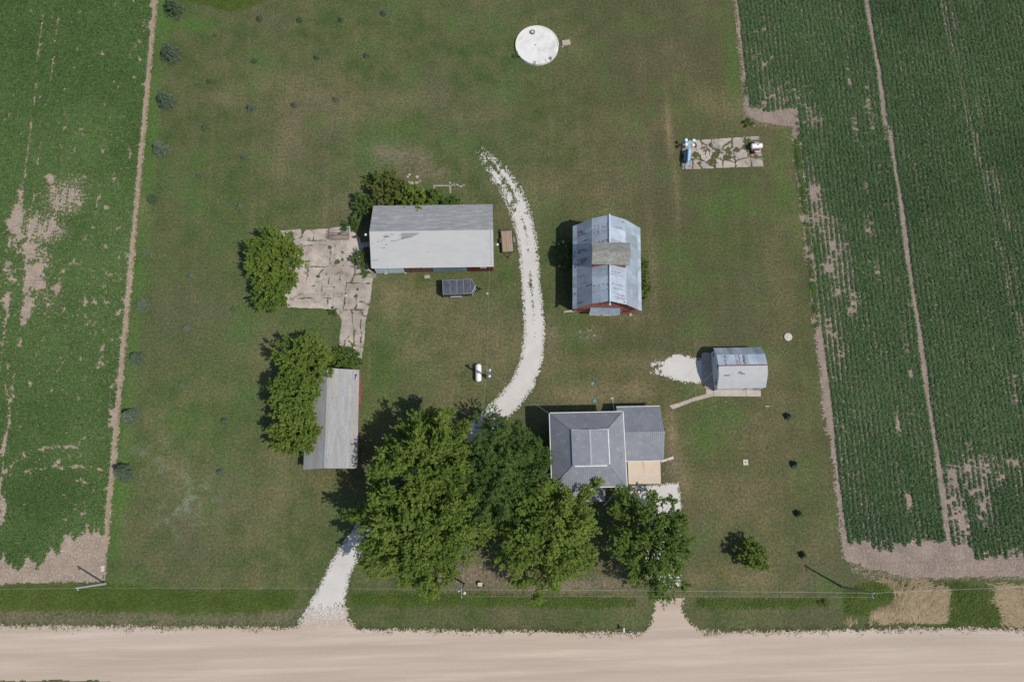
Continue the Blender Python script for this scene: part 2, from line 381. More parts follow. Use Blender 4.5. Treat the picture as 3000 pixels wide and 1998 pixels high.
# limestone parking apron east of the house
PAD = QL([(1440, 1114), (1478, 1118), (1558, 1111), (1564, 1150), (1569, 1195), (1566, 1260), (1560, 1352), (1506, 1352), (1478, 1300), (1455, 1180), (1440, 1160)])
X, Y = cells(17, 34, -10, 7, s); n = fbm(X, Y, 1.3, 4, 31); nf = vnoise(X * 4, Y * 4, 32)
west = np.clip((23.3 - X) / 2.5, 0, 1)
mk = (poly_sdf(X, Y, PAD) + (n - .5) * .25 + (nf - .5) * .1 + dith(X, 6) * .45 < 0) & ~((nf + n * .6 > 1.15 - west * .38) & (west > 0))
sheet('limestone_apron', X, Y, s, mk, .03, m_lime)['kind'] = 'structure'
# limestone patch before the garage
BLOB = QL([(1500, 828), (1520, 830), (1540, 822), (1560, 818), (1590, 822), (1620, 824), (1624, 880), (1600, 882), (1575, 876), (1555, 868), (1525, 862), (1502, 858)])
X, Y = cells(22, 36, 20, 30, s); n = fbm(X, Y, .7, 4, 41); nf = vnoise(X * 3.6, Y * 3.6, 42)
w = np.clip((27.2 - X) / 2.5, 0, 1) + np.clip((Y - 25.3) / 1.2, 0, 1) * .8
mk = (poly_sdf(X, Y, BLOB) + (n - .5) * 1.1 + (nf - .5) * .3 + dith(X, 7) * .4 < 0) & ~((n * .7 + nf * .45 + dith(X, 12) * .2 > .80 - w * .27) & (w > .05))
sheet('limestone_patch', X, Y, s, mk, .03, m_lime)['kind'] = 'structure'

# ---- broken concrete slabs: polygons between grass filled cracks
def slabs(name, poly, x0, x1, y0, y1, cracks, blobs, seed, w0, mat=None, ragged=.25, z=.035):
    """concrete sheet cut by its own cracks and grown-over holes; every slab between cracks has its own tone"""
    s = .08; X, Y = cells(x0, x1, y0, y1, s); n1 = vnoise(X * 1.3, Y * 1.3, seed); n2 = vnoise(X * 4.5, Y * 4.5, seed + 1); n3 = vnoise(X * 9, Y * 9, seed + 2)
    wx = (fbm(X, Y, 1.6, 2, seed + 3) - .5) * .30; wy = (fbm(X, Y, 1.6, 2, seed + 4) - .5) * .30
    mk = poly_sdf(X, Y, poly) + (fbm(X, Y, 1.5, 3, seed + 5) - .5) * ragged < 0
    for pts, w in cracks:
        sd, _ = line_sdf(X + wx, Y + wy, pts, [w * w0] * len(pts)); mk &= ~(sd < (n1 - .62) * .16 + (n2 - .5) * .12 + (n3 - .5) * .05)
    for (bx, by), r in blobs: mk &= ~(np.hypot(X - bx, Y - by) < r * (.45 + .6 * n2 + .5 * n1))
    tone = fbm(X, Y, .32, 4, seed + 6) * .7 + fbm(X, Y, 1.6, 3, seed + 7) * .3
    return sheet(name, X, Y, s, mk, z, mat or m_conc, dict(v=np.clip((tone - .3) * 2.4, 0, 1)))
def zl(ox, oy, sc, lines): return [(GL([(ox + x / sc, oy + y / sc) for x, y in l]), w) for w, l in lines]
_z = 3.267
YARD = GL([(700 + x / _z, 620 + y / _z) for x, y in [(402, 185), (500, 178), (590, 168), (608, 215), (640, 178), (860, 160), (985, 148), (1060, 175), (1130, 215), (1190, 330), (1240, 530), (1285, 592), (1256, 860), (1237, 940), (1220, 1010), (1190, 1290), (1172, 1422), (1060, 1388), (960, 1280), (985, 1030), (918, 935), (870, 931), (470, 918), (440, 800), (400, 400)]])
yc = zl(700, 620, _z, [(1, [(715, 165), (715, 282)]), (1, [(650, 278), (720, 282), (850, 279)]), (1.3, [(600, 170), (606, 245), (540, 262), (500, 240)]), (1.2, [(860, 158), (866, 205)]), (1, [(620, 332), (700, 324), (830, 318), (900, 330)]), (.9, [(700, 527), (830, 530), (930, 522), (1050, 516)]),
    (1, [(718, 712), (745, 640), (775, 592), (800, 560)]), (1.1, [(872, 610), (855, 700)]), (1.1, [(968, 575), (968, 655)]), (1, [(640, 715), (720, 714), (830, 722), (915, 718)]), (1, [(795, 735), (788, 795), (730, 832), (560, 828)]), (1, [(790, 822), (870, 832), (900, 825)]), (1, [(850, 835), (840, 925)]),
    (1.1, [(1034, 682), (1020, 800), (998, 932)]), (1, [(1032, 685), (1150, 685), (1245, 692)]), (2.0, [(1110, 548), (1104, 610), (1070, 680)]), (1.8, [(1100, 603), (1180, 597), (1240, 600)]), (.8, [(870, 330), (872, 500)]), (.8, [(905, 415), (945, 404)]), (1.2, [(1000, 936), (1100, 938), (1240, 950)]),
    (1.5, [(1080, 938), (1085, 1050), (1102, 1130), (1100, 1250), (1068, 1385)]), (1.3, [(1170, 1030), (1164, 1100), (1176, 1170), (1164, 1262)]), (1.4, [(1100, 1170), (1020, 1222), (990, 1340)]), (1, [(1055, 1108), (1092, 1110)]), (1.5, [(1098, 1285), (1150, 1290), (1190, 1302)]), (1.2, [(1142, 1300), (1128, 1410)]), (1.1, [(1020, 1218), (1068, 1252), (1097, 1290)]),
    (1.2, [(1120, 800), (1130, 890), (1108, 925)]), (1.1, [(1140, 866), (1190, 862), (1225, 882)]), (1.6, [(1165, 950), (1200, 1005), (1225, 1000)]), (.8, [(660, 540), (650, 640), (640, 715)]), (.8, [(915, 718), (905, 830), (895, 925)]), (1.0, [(1050, 516), (1110, 545)]), (.9, [(985, 380), (1000, 470)]), (.8, [(720, 880), (712, 925)]), (1, [(1176, 1165), (1205, 1168)])])
_b = lambda ox, oy, sc, l: [(tuple(G(ox + x / sc, oy + y / sc)[:2]), r) for x, y, r in l]
o = slabs('concrete_yard', YARD, -36.5, -16, 23, 49.5, yc, _b(700, 620, _z, [(940, 487, .5), (990, 462, .25), (870, 345, .3), (1135, 745, .2), (1122, 808, .3), (760, 622, .3), (990, 390, .2), (475, 232, .8), (1240, 890, .3)]), 51, .065); setp(o, kind='structure')
_z = 5.8875
NEPAD = GL([(1998, 417), (2030, 412), (2223, 400), (2236, 488), (2000, 497)])
nc_ = zl(1950, 360, _z, [(1, [(492, 320), (510, 400)]), (1.6, [(603, 303), (628, 350), (700, 388), (722, 435)]), (1.2, [(622, 348), (616, 475)]), (1.4, [(797, 288), (780, 400)]), (2.4, [(782, 405), (830, 450), (900, 478), (968, 520)]), (1.4, [(1140, 265), (1145, 330), (1152, 445)]), (1.7, [(1140, 320), (1070, 360), (1012, 402), (975, 470), (965, 525)]),
    (2.4, [(1372, 255), (1372, 380), (1290, 470), (1190, 482)]), (1.8, [(1460, 245), (1442, 400), (1468, 620), (1482, 750)]), (2.4, [(1380, 390), (1440, 430)]), (1.3, [(628, 432), (722, 430), (760, 500), (762, 565)]), (1.2, [(690, 470), (640, 495), (540, 470)]), (1.6, [(572, 500), (540, 560), (480, 575)]), (1.8, [(588, 560), (592, 620), (660, 662), (722, 700), (835, 755)]),
    (1.8, [(420, 640), (520, 620), (640, 662)]), (1.4, [(472, 640), (460, 800)]), (2.0, [(602, 665), (582, 740), (622, 785)]), (1.4, [(680, 605), (750, 578), (850, 622), (892, 615), (980, 640), (1060, 628), (1195, 702)]), (2, [(862, 640), (838, 780)]), (1.5, [(980, 640), (992, 770)]), (1.5, [(1165, 470), (1192, 620), (1204, 765)]), (2.6, [(1075, 430), (1112, 600)]),
    (1.4, [(1050, 450), (1048, 560), (1110, 592)]), (2.2, [(1050, 605), (1180, 588)]), (1.8, [(1200, 662), (1300, 630), (1420, 602), (1442, 555)]), (1.1, [(1285, 500), (1318, 560), (1362, 508)]), (1.2, [(1312, 560), (1312, 622)]), (1.4, [(1398, 495), (1432, 590)]), (2.4, [(700, 690), (760, 640), (850, 650)]), (1.6, [(975, 470), (1060, 470), (1165, 430)]), (1.8, [(1470, 320), (1620, 318)]), (1.8, [(1480, 600), (1650, 592)]), (1.4, [(680, 560), (690, 500), (740, 450)])])
o = slabs('broken_concrete_pad', NEPAD, 31, 49, 54, 64, nc_, _b(1950, 360, _z, [(1420, 330, .8), (1410, 420, .9), (520, 555, .55), (1040, 600, .5), (500, 392, .4), (780, 400, .4), (850, 560, .6), (810, 660, .7), (1232, 462, .45), (900, 490, .5), (590, 700, .4), (1110, 520, .4), (1470, 450, .5), (1560, 590, .4)]), 77, .085, ragged=.08); setp(o, kind='structure')

def flat(name, pts, z, t, mat, kind='structure', a=.5):
    mb = MB(); mb.plate([(p[0], p[1], z) for p in pts][::-1] if _area(pts) < 0 else [(p[0], p[1], z) for p in pts], t, a)
    o = mb.build(name, mat)
    if kind: o['kind'] = kind
    return o
def _area(p): return sum(p[i][0] * p[(i + 1) % len(p)][1] - p[(i + 1) % len(p)][0] * p[i][1] for i in range(len(p)))
h4 = 4.126
gw0 = lambda l: GL([(1880 + x / 4.127, 980 + y / 4.127) for x, y in l])
PATIO = GL([(1520 + x / h4, 1150 + y / h4) for x, y in [(1315, 800), (1708, 800), (1716, 1100), (1326, 1106)]])
flat('patio_slab', PATIO, .08, .07, m_conc_new)
_X, _Y = cells(20, 26, 5, 9, .05); _m = np.exp(-((_X - 22.55 - .18 * np.sin(_Y * 1.1)) / (.10 + .09 * np.clip(_Y - 7.6, 0, 2))) ** 2) * np.clip((_Y - 5.4) / 2.2, .25, 1)
sheet('patio_rust_stain', _X, _Y, .05, (_Y < 8.6) & (_m > .25 + .7 * vnoise(_X * 21, _Y * 21, 9)), .084, M('rust_stain', (.50, .27, .12), (.54, .36, .22), scale=3))['kind'] = 'structure'
flat('garage_apron', gw0([(722, 232), (760, 216), (850, 232), (866, 655), (862, 668), (760, 640), (728, 560)]), .05, .04, m_path)
# walk along the garage and its angled spur
gw = lambda *p: GL([(1880 + x / 4.127, 980 + y / 4.127) for x, y in p])
mb = MB()
for seg in ([(866, 676), (1262, 676), (1262, 748), (870, 745)], [(1266, 676), (1438, 678), (1440, 748), (1266, 748)], [(775, 650), (862, 680), (868, 743), (778, 716)], [(778, 718), (866, 745), (612, 812), (600, 770)],
            [(598, 772), (610, 813), (475, 866), (445, 828)], [(443, 829), (472, 868), (370, 901), (335, 858)]):
    p = gw(*seg)
    if _area(p) < 0: p = p[::-1]
    mb.plate([(q[0], q[1], .06) for q in p], .05, rng.random())
o = mb.build('concrete_walk', m_path); o['kind'] = 'structure'

# ================================================================== VEGETATION
def leaves(C, size, g, up=.7, asp=.6, axis=None):
    """one small rhombic leaf per centre, loosely facing up; optional axis (N,3) that the long side follows"""
    N_ = len(C); nrm = g.normal(size=(N_, 3)) * .55; nrm[:, 2] += up; nrm /= np.linalg.norm(nrm, axis=1)[:, None]
    t = g.normal(size=(N_, 3)) if axis is None else axis + g.normal(size=(N_, 3)) * .35
    t -= nrm * (t * nrm).sum(1)[:, None]; t /= np.linalg.norm(t, axis=1)[:, None] + 1e-9
    b = np.cross(nrm, t); s = np.asarray(size).reshape(-1, 1) * np.ones((N_, 1))
    V = np.stack([C - t * s, C - b * s * asp + nrm * s * .12, C + t * s, C + b * s * asp + nrm * s * .12], 1).reshape(-1, 3)
    return V, np.arange(4 * N_).reshape(-1, 4)

m_soy = leaf_mat('soybean_leaf', (.076, .146, .042), (.150, .240, .080), .28, .12)
m_soy2 = leaf_mat('soybean_leaf_dark', (.074, .146, .058), (.138, .232, .092), .28, .12)
m_weed = leaf_mat('weed_leaf', (.05, .11, .02), (.11, .19, .04), .25, .15)
def crop(name, px, py, g, mat, nl, rad_, hgt, ls, tint=None, vig=1.0):
    n_ = len(px); vig = np.repeat(np.broadcast_to(vig, n_), nl); c = np.repeat(np.stack([px, py, np.zeros(n_)], 1), nl, 0)
    big = np.repeat(g.uniform(.75, 1.2, n_), nl) * vig
    r = rad_ * np.sqrt(g.random(n_ * nl)) * big; a = g.uniform(0, 2 * np.pi, n_ * nl)
    c[:, 0] += r * np.cos(a); c[:, 1] += r * np.sin(a); c[:, 2] = hgt * big * (1 - .55 * (r / rad_ / big) ** 2) * g.uniform(.55, 1.05, n_ * nl)
    V, F = leaves(c, ls * g.uniform(.7, 1.2, n_ * nl) * np.clip(vig, .6, 1), g, .95, .7)
    tv = fbm(px, py, .12, 3, 91) if tint is None else tint
    v = np.clip(np.repeat(tv, nl) * .9 + g.normal(size=n_ * nl) * .16, 0, 1)
    o = npmesh(name, V, F, mat, face_attrs=dict(v=v)); return o
def rows(x0, x1, y0, y1, dx, dy, g, jx=.05, jy=.08):
    X, Y = np.meshgrid(np.arange(x0, x1, dx), np.arange(y0, y1, dy), indexing='ij'); X = X.ravel(); Y = Y.ravel()
    return X + g.normal(size=X.size) * jx, Y + g.normal(size=Y.size) * jy
def espots(X, Y, spots):
    t = np.zeros(X.shape)
    for x, y, rx, ry, a in spots:
        c = Q(x, y); t = np.maximum(t, a * np.exp(-(((X - c[0]) / (rx / 14.6)) ** 2 + ((Y - c[1]) / (ry / 14.6)) ** 2) ** 1.5))
    return t
g = np.random.default_rng(3)
# west field: closed canopy with blown-out patches, tracks and a bare headland
X, Y = rows(-94, -58.0, -6.5, 99, .38, .25, g)
gap = espots(X, Y, [(42, 500, 22, 55, .95), (48, 455, 10, 60, .7), (85, 520, 60, 45, .72), (150, 450, 60, 60, .55), (120, 540, 60, 30, .5), (75, 580, 30, 30, .75), (60, 640, 26, 45, .62), (15, 640, 18, 70, .6), (10, 720, 14, 60, .5), (60, 720, 22, 50, .55),
    (95, 620, 30, 90, .4), (30, 560, 18, 30, .8), (130, 700, 40, 60, .25), (240, 340, 18, 40, .5), (255, 420, 20, 20, .4), (310, 90, 14, 60, .3), (330, 60, 10, 30, .4), (200, 1300, 60, 30, .6), (120, 410, 20, 14, .6),
    (190, 410, 14, 12, .7), (268, 800, 12, 30, .5), (290, 600, 10, 60, .4), (255, 960, 10, 40, .4), (5, 1190, 14, 60, .6)])
fn = fbm(X, Y, .75, 3, 61); fs_ = fbm(X * 1.6, Y * .45, .7, 3, 62); sp = fbm(X, Y * .8, .9, 2, 63); dt = dith(X, 21)
gone = gap + (fs_ - .5) * 1.5 + dt * .35 > .62
gone |= (sp + dt * .06 > .80) & (fbm(X, Y, .05, 2, 64) > .42)
gone |= (fbm(X * 1.2, Y * .8, 1.0, 2, 65) + dt * .1 > .74) & (X > -64.5)
for tx, ty0, ty1, w, dens in [(-73.6, 50, 90, .28, .5), (-76.6, 52, 92, .3, .62), (-74.3, -4, 24, .28, .6), (-76.4, 14, 52, .25, .55), (-73.9, 40, 60, .35, .6)]:
    tt = tx + .5 * np.sin(Y * .05 + tx) ; gone |= (np.abs(X - tt) < w * (.1 + 1.1 * fn) + dt * .1) & (Y > ty0) & (Y < ty1) & (fbm(X * 2, Y * .35, .8, 2, 66) < dens)
for l_ in ([(30, 1060), (60, 1038), (110, 1031), (160, 1026), (185, 1030)], [(0, 1100), (30, 1068), (60, 1050)], [(20, 1095), (70, 1082), (130, 1077), (200, 1072), (235, 1080)], [(12, 870), (25, 960), (4, 1040)]):
    d_, _c = line_sdf(X, Y, QL(l_), [.22] * len(l_)); gone |= (d_ < (fn - .55) * .9 + dt * .2)
for l_, w_ in (([(52, 425), (46, 455), (36, 490), (34, 530), (50, 560), (78, 585), (84, 620), (78, 660), (62, 700), (52, 760), (48, 800)], [.1, .5, 1.3, 1.5, 1.2, 1.1, .9, .8, .45, .35, .2]), ([(40, 640), (22, 690), (14, 740), (6, 800)], [.3, .8, .5, .1]),
        ([(92, 450), (84, 500), (80, 560)], [.2, .25, .5]), ([(196, 405), (180, 412), (186, 440)], [.4, .3, .1]), ([(70, 640), (100, 655)], [.5, .4])):
    d_, _c = line_sdf(X, Y, QL(l_), [.62 * w for w in w_]); gone |= d_ < (fn - .54) * 3.2 + dt * .35 + (fs_ - .5) * 1.2 - .1
dap = espots(X, Y, [(150, 460, 62, 62, 1.0), (105, 530, 60, 40, 1.1), (100, 690, 50, 60, .6), (100, 600, 40, 40, .6)]) * (Y > 30)
gone |= (dap * (fbm(X * 3, Y * .6, .8, 3, 69) * .75 + (dt + .5) * .35) > .56)
bot = np.interp(X, [-90, -71, -66, -64.4, -62.6, -61, -58], [-4.4, -4.1, -3.7, -2.2, -.4, .4, .2])
gone |= Y < bot + (fbm(X * 2.5, Y * .3, .8, 2, 67) - .5) * 4.5
gone |= X > -57.85 + (fn - .5) * .5
k_ = ~gone
vg = np.clip(1.12 - .55 * gap - .35 * dap - .5 * np.clip(fs_ - .55, 0, 1), .45, 1.1)[k_]
o = crop('soybean_crop', X[k_], Y[k_], g, m_soy, 14, .29, .30, .145, vig=vg)
setp(o, 'dense low green soybean canopy of the west field with bare tan patches', 'soybean crop', kind='stuff')
# east field: 0.76 m rows, open near the yard, bare wheel tracks
X, Y = rows(43.9, 107, -8.5, 100, .76, .2, g, .045, .05)
X = X + .22 * np.sin(Y * .11) * (Y > 60) + .1 * np.sin(Y * .3 + X)
fn = fbm(X, Y, .6, 3, 71); fl = fbm(X * 1.3, Y * .25, .5, 3, 72); sp = fbm(X, Y * .8, .9, 3, 73); dt = dith(X, 22)
lowden = espots(X, Y, [(1930, 620, 50, 160, .85), (1880, 480, 30, 120, .8), (1905, 800, 40, 120, .7), (1950, 1000, 50, 140, .35), (1790, 230, 70, 60, .75), (1760, 120, 30, 120, .6), (1860, 270, 40, 40, .75), (2000, 270, 14, 60, .7),
    (2250, 1090, 90, 60, .95), (2200, 1180, 35, 110, 1.1), (2265, 1160, 40, 60, .75), (2330, 1080, 40, 60, .7), (2335, 900, 30, 60, .6), (2300, 1280, 80, 25, .7), (2095, 700, 12, 60, .6), (2225, 1030, 30, 20, .6), (2160, 1290, 60, 14, .5), (2090, 1240, 200, 30, .35)])
gone = (sp * .5 + fn * .5) + dt * .30 > .86 - lowden * .38
e2 = np.where(Y > 65.3, 44.3, np.where(Y < 12, 52.3, 51.6))
gone |= X < e2 + (fn - .5) * .6
gone |= (Y < 67.5 + (fn - .5) * 2) & (X < 52.5)
gone |= (Y < -4.6 + (fl - .5) * 4) & (X < 72)
gone |= (Y < -6.6 + (fl - .5) * 3)
tx = np.interp(Y, [-8, 0, 28, 45, 63, 89, 100], [68.6, 68.1, 68.45, 68.3, 67.9, 67.2, 67.0])
gone |= np.abs(X - tx) < .43 + dt * .08
gone |= (np.abs(X - tx + 2.6) < .25) & (fl + dt * .5 > .60)
thinrow = np.abs(X - np.interp(Y, [30, 89], [84.6, 80.9])) < .38
thinrow |= (np.abs(X - np.interp(Y, [30, 89], [86.4, 82.8])) < .38) & (fl > .44)
gone |= (np.abs(X - 62.6) < .4) & (fbm(X * 3, Y * .5, .5, 2, 79) + dt * .3 > .60)
row = np.round((X - 43.9) / .76); rv = vnoise(row * 7.3, Y * .035, 80) * .6 + vnoise(row * 3.1, Y * .16, 81) * .4
vg = np.clip(1.22 - .40 * lowden - .40 * np.clip(rv - .5, 0, 1) - .12 * np.clip((62 - X) / 10, 0, 1) * (Y < 62), .45, 1.16) * np.where(thinrow, .60, 1)
k_ = ~gone; X = X[k_]; Y = Y[k_]; vg = vg[k_]
thin = fbm(X, Y, .035, 2, 75)
o = crop('soybean_rows', X, Y, g, m_soy2, 15, .34, .32, .13, np.clip(fbm(X, Y, .1, 3, 76) * .8 + .25 * (thin > .55), 0, 1), vig=vg)
setp(o, 'darker green soybean rows of the east field running toward the road', 'soybean rows', kind='stuff')

# straw blades (dead residue) laid on soil and ditch
def blades(name, X, Y, g, mat, ln, wd, z=.05, lift=.1, ang=None, spread=.6, hfield=None):
    n_ = len(X); a = g.uniform(0, 2 * np.pi, n_) if ang is None else ang + g.normal(size=n_) * spread
    L_ = ln * g.uniform(.5, 1.3, n_); dx, dy = np.cos(a) * L_, np.sin(a) * L_; lf = lift * g.random(n_)
    zz = z * np.ones(n_) if hfield is None else hfield
    nx, ny = -np.sin(a) * wd, np.cos(a) * wd
    V = np.stack([np.stack([X - nx, Y - ny, zz], 1), np.stack([X + nx, Y + ny, zz], 1), np.stack([X + dx + nx * .4, Y + dy + ny * .4, zz + lf], 1), np.stack([X + dx - nx * .4, Y + dy - ny * .4, zz + lf], 1)], 1).reshape(-1, 3)
    v = np.clip(g.normal(.5, .22, n_), 0, 1)
    return npmesh(name, V, np.arange(4 * n_).reshape(-1, 4), mat, face_attrs=dict(v=v))
def scatter(poly, dens, g):
    p = np.array(poly); x0, y0 = p.min(0); x1, y1 = p.max(0); n_ = int((x1 - x0) * (y1 - y0) * dens)
    X = g.uniform(x0, x1, n_); Y = g.uniform(y0, y1, n_); return X, Y, poly_sdf(X, Y, poly)
m_straw = leaf_mat('dry_straw', (.30, .225, .125), (.52, .41, .25), .15, .15)
m_res = leaf_mat('crop_residue', (.33, .25, .19), (.56, .45, .35), .1, .2)
m_tall = leaf_mat('tall_grass_blade', (.085, .145, .024), (.175, .240, .052), .35, .12)
# matted tall grass in the roadside ditch
def grasspatch(name, poly, dens, label, mat=m_tall, ln=.35, hill=.15, seed=1, ang=None, tint=0., soft=.6, cat='ditch grass', lift=.16, wd=.04, spread=1.0):
    X, Y, d = scatter(poly, dens, g); n = fbm(X, Y, .9, 3, seed); k_ = d + (n - .45) * soft * 1.8 + dith(X, seed) * .6 < -.05
    X, Y, d, n = X[k_], Y[k_], d[k_], n[k_]
    hf = .02 + hill * np.clip(-d / .9, 0, 1) * (.4 + 1.2 * fbm(X, Y, 1.4, 2, seed + 3))
    o = blades(name, X, Y, g, mat, ln, wd, lift=lift, ang=ang, spread=spread, hfield=hf)
    v = np.zeros(len(X), np.float32); o.data.attributes['v'].data.foreach_get('value', v)
    v = np.clip(v * .6 + fbm(X, Y, .35, 3, seed + 7) * .8 - .2 + tint, 0, 1).astype(np.float32); o.data.attributes['v'].data.foreach_set('value', v)
    return setp(o, label, cat, kind='stuff')
grasspatch('ditch_grass', QL([(-120, 1352), (250, 1340), (420, 1356), (676, 1354), (684, 1372), (660, 1398), (600, 1412), (300, 1408), (-120, 1402)]), 75, 'long matted green grass filling the ditch west of the limestone drive', seed=301)
grasspatch('ditch_grass', QL([(806, 1360), (1050, 1362), (1250, 1366), (1458, 1376), (1462, 1394), (1400, 1398), (812, 1393)]), 75, 'long green grass in the ditch between the two drive entrances', seed=302)
grasspatch('ditch_grass', QL([(1600, 1374), (1905, 1374), (1904, 1396), (1606, 1400)]), 70, 'strip of tall olive grass in the ditch east of the second entrance', seed=303, tint=-.1)
grasspatch('ditch_grass', QL([(1939, 1358), (1985, 1340), (2060, 1340), (2090, 1350), (2040, 1400), (2000, 1415), (1942, 1412)]), 90, 'bright unmown green grass at the foot of the right-hand utility pole', seed=304, tint=.1, soft=.25, hill=.25)
grasspatch('ditch_grass', QL([(2165, 1336), (2290, 1341), (2312, 1438), (2170, 1438)]), 55, 'dull green weeds between the two patches of flattened straw', seed=305, tint=-.25, soft=1.6)
grasspatch('unmown_grass', QL([(330, -90), (415, -2), (445, 8), (480, 14), (508, 26), (530, 29), (565, 22), (600, 8), (632, -4), (700, -90)]), 75, 'bright unmown grass reaching in from the top edge left of centre', seed=307, tint=.15, soft=.12, hill=.2, wd=.045)
grasspatch('field_edge_weeds', GL([(2322, 400), (2344, 410), (2360, 560), (2384, 760), (2402, 960), (2388, 960), (2368, 770), (2344, 560), (2328, 470)]), 110, 'narrow strip of rank weeds along the east field edge', mat=m_weed, seed=306, hill=.35, soft=1.1, cat='weeds')
def strawhill(poly, seed, label, ang):
    X, Y, d = scatter(poly, 85, g); n = fbm(X, Y, .45, 3, seed); k_ = d + (n - .5) * 5.0 + dith(X, seed) * 1.6 < -.30; X, Y, d = X[k_], Y[k_], d[k_]
    hf = .03 + .30 * np.clip(-d / 1.4, 0, 1) * (.3 + 1.3 * fbm(X, Y, .55, 3, seed + 1))
    an = ang + (fbm(X, Y, .22, 2, seed + 2) - .5) * 5
    o = blades('flattened_straw', X, Y, g, m_straw, .7, .035, lift=.12, ang=an, spread=.35, hfield=hf); setp(o, label, 'straw', kind='stuff')
strawhill(QL([(2030, 1345), (2110, 1332), (2180, 1340), (2196, 1380), (2180, 1432), (2060, 1436), (1998, 1425), (1995, 1400), (2045, 1385)]), 311, 'large patch of flattened golden straw beside the road right of the utility pole', .5)
strawhill(QL([(2275, 1338), (2480, 1335), (2480, 1438), (2300, 1436), (2270, 1390)]), 315, 'flattened golden straw patch at the far right end of the verge', .1)
strawhill(QL([(1942, 1424), (2000, 1422), (2005, 1440), (1945, 1442)]), 318, 'thin wisp of pale straw at the road edge under the utility pole', 0.)
# crop residue on the headlands
X, Y, d = scatter(QL([(-120, 1300), (60, 1300), (130, 1275), (200, 1235), (245, 1235), (240, 1338), (-120, 1338)]), 26, g); _k = d < 0; X, Y = X[_k], Y[_k]
o = blades('corn_residue', X, Y, g, m_res, .25, .025, lift=.05); setp(o, 'pale stalk litter on the bare lower-left corner of the west field', 'crop litter', kind='stuff')
X, Y, d = scatter(QL([(1945, 1180), (1990, 1275), (2150, 1285), (2460, 1290), (2460, 1332), (2000, 1332), (1958, 1315), (1935, 1180)]), 24, g); k_ = d < 0
o = blades('corn_residue', X[k_], Y[k_], g, m_res, .28, .025, lift=.05); setp(o, 'stalk litter along the bare lower edge of the east field', 'crop litter', kind='stuff')
X, Y, d = scatter([(43.3, 64.6), (51.6, 64.0), (52, 10), (53.5, 10), (57, 40), (56, 63), (52, 67.5), (46, 68), (44.6, 95), (43.4, 95)], 16, g); k_ = d < 0
o = blades('corn_residue', X[k_], Y[k_], g, m_res, .28, .025, lift=.05); setp(o, 'stalk litter between the thin soybean rows along the east lawn edge', 'crop litter', kind='stuff')
X = -57.42 + g.normal(size=2400) * .16; Y = g.uniform(-5, 98, 2400)
o = blades('dead_grass_edge', X, Y, g, m_straw, .3, .025, lift=.06, ang=np.pi / 2, spread=.8); setp(o, 'thin line of sprayed dead grass along the west field edge', 'dead grass', kind='stuff')

m_verge = leaf_mat('verge_grass', (.085, .105, .040), (.150, .165, .070), .2, .1)
def tufts(name, label, X, Y, mat=m_tall, sz=.07, nl=6, rad_=.12, h=.12):
    o = crop(name, X, Y, g, mat, nl, rad_, h, sz, g.random(len(X))); return setp(o, label, 'grass tufts', kind='stuff')
X = g.uniform(-90, 100, 4200); Y = np.interp(X, rx, ry) + g.normal(size=4200) * .30 + .05 + (fbm(X, X * 0, .8, 3, 331) - .5) * 1.3
ok_ = (poly_sdf(X, Y, MOUTH1) > .1) & (poly_sdf(X, Y, MOUTH2) > .1); tufts('grass_tufts', 'ragged grass tufts creeping onto the north edge of the gravel road', X[ok_], Y[ok_], mat=m_verge, sz=.05, h=.06)
X = g.uniform(-30, 9.5, 50000); Y = g.uniform(-12, 62, 50000); sd, cd = line_sdf(X, Y, QL(DRIVE), DW); ok_ = (np.abs(sd + .05) < .28 + .2 * g.random(50000)) | ((cd < .35) & (Y > 30) & (g.random(50000) < .5) & (fbm(X, Y, .6, 2, 332) > .48))
tufts('grass_tufts', 'sparse grass tufts along the edges and middle of the curved white drive', X[ok_], Y[ok_], mat=m_verge, sz=.045, h=.05, nl=5, rad_=.09)
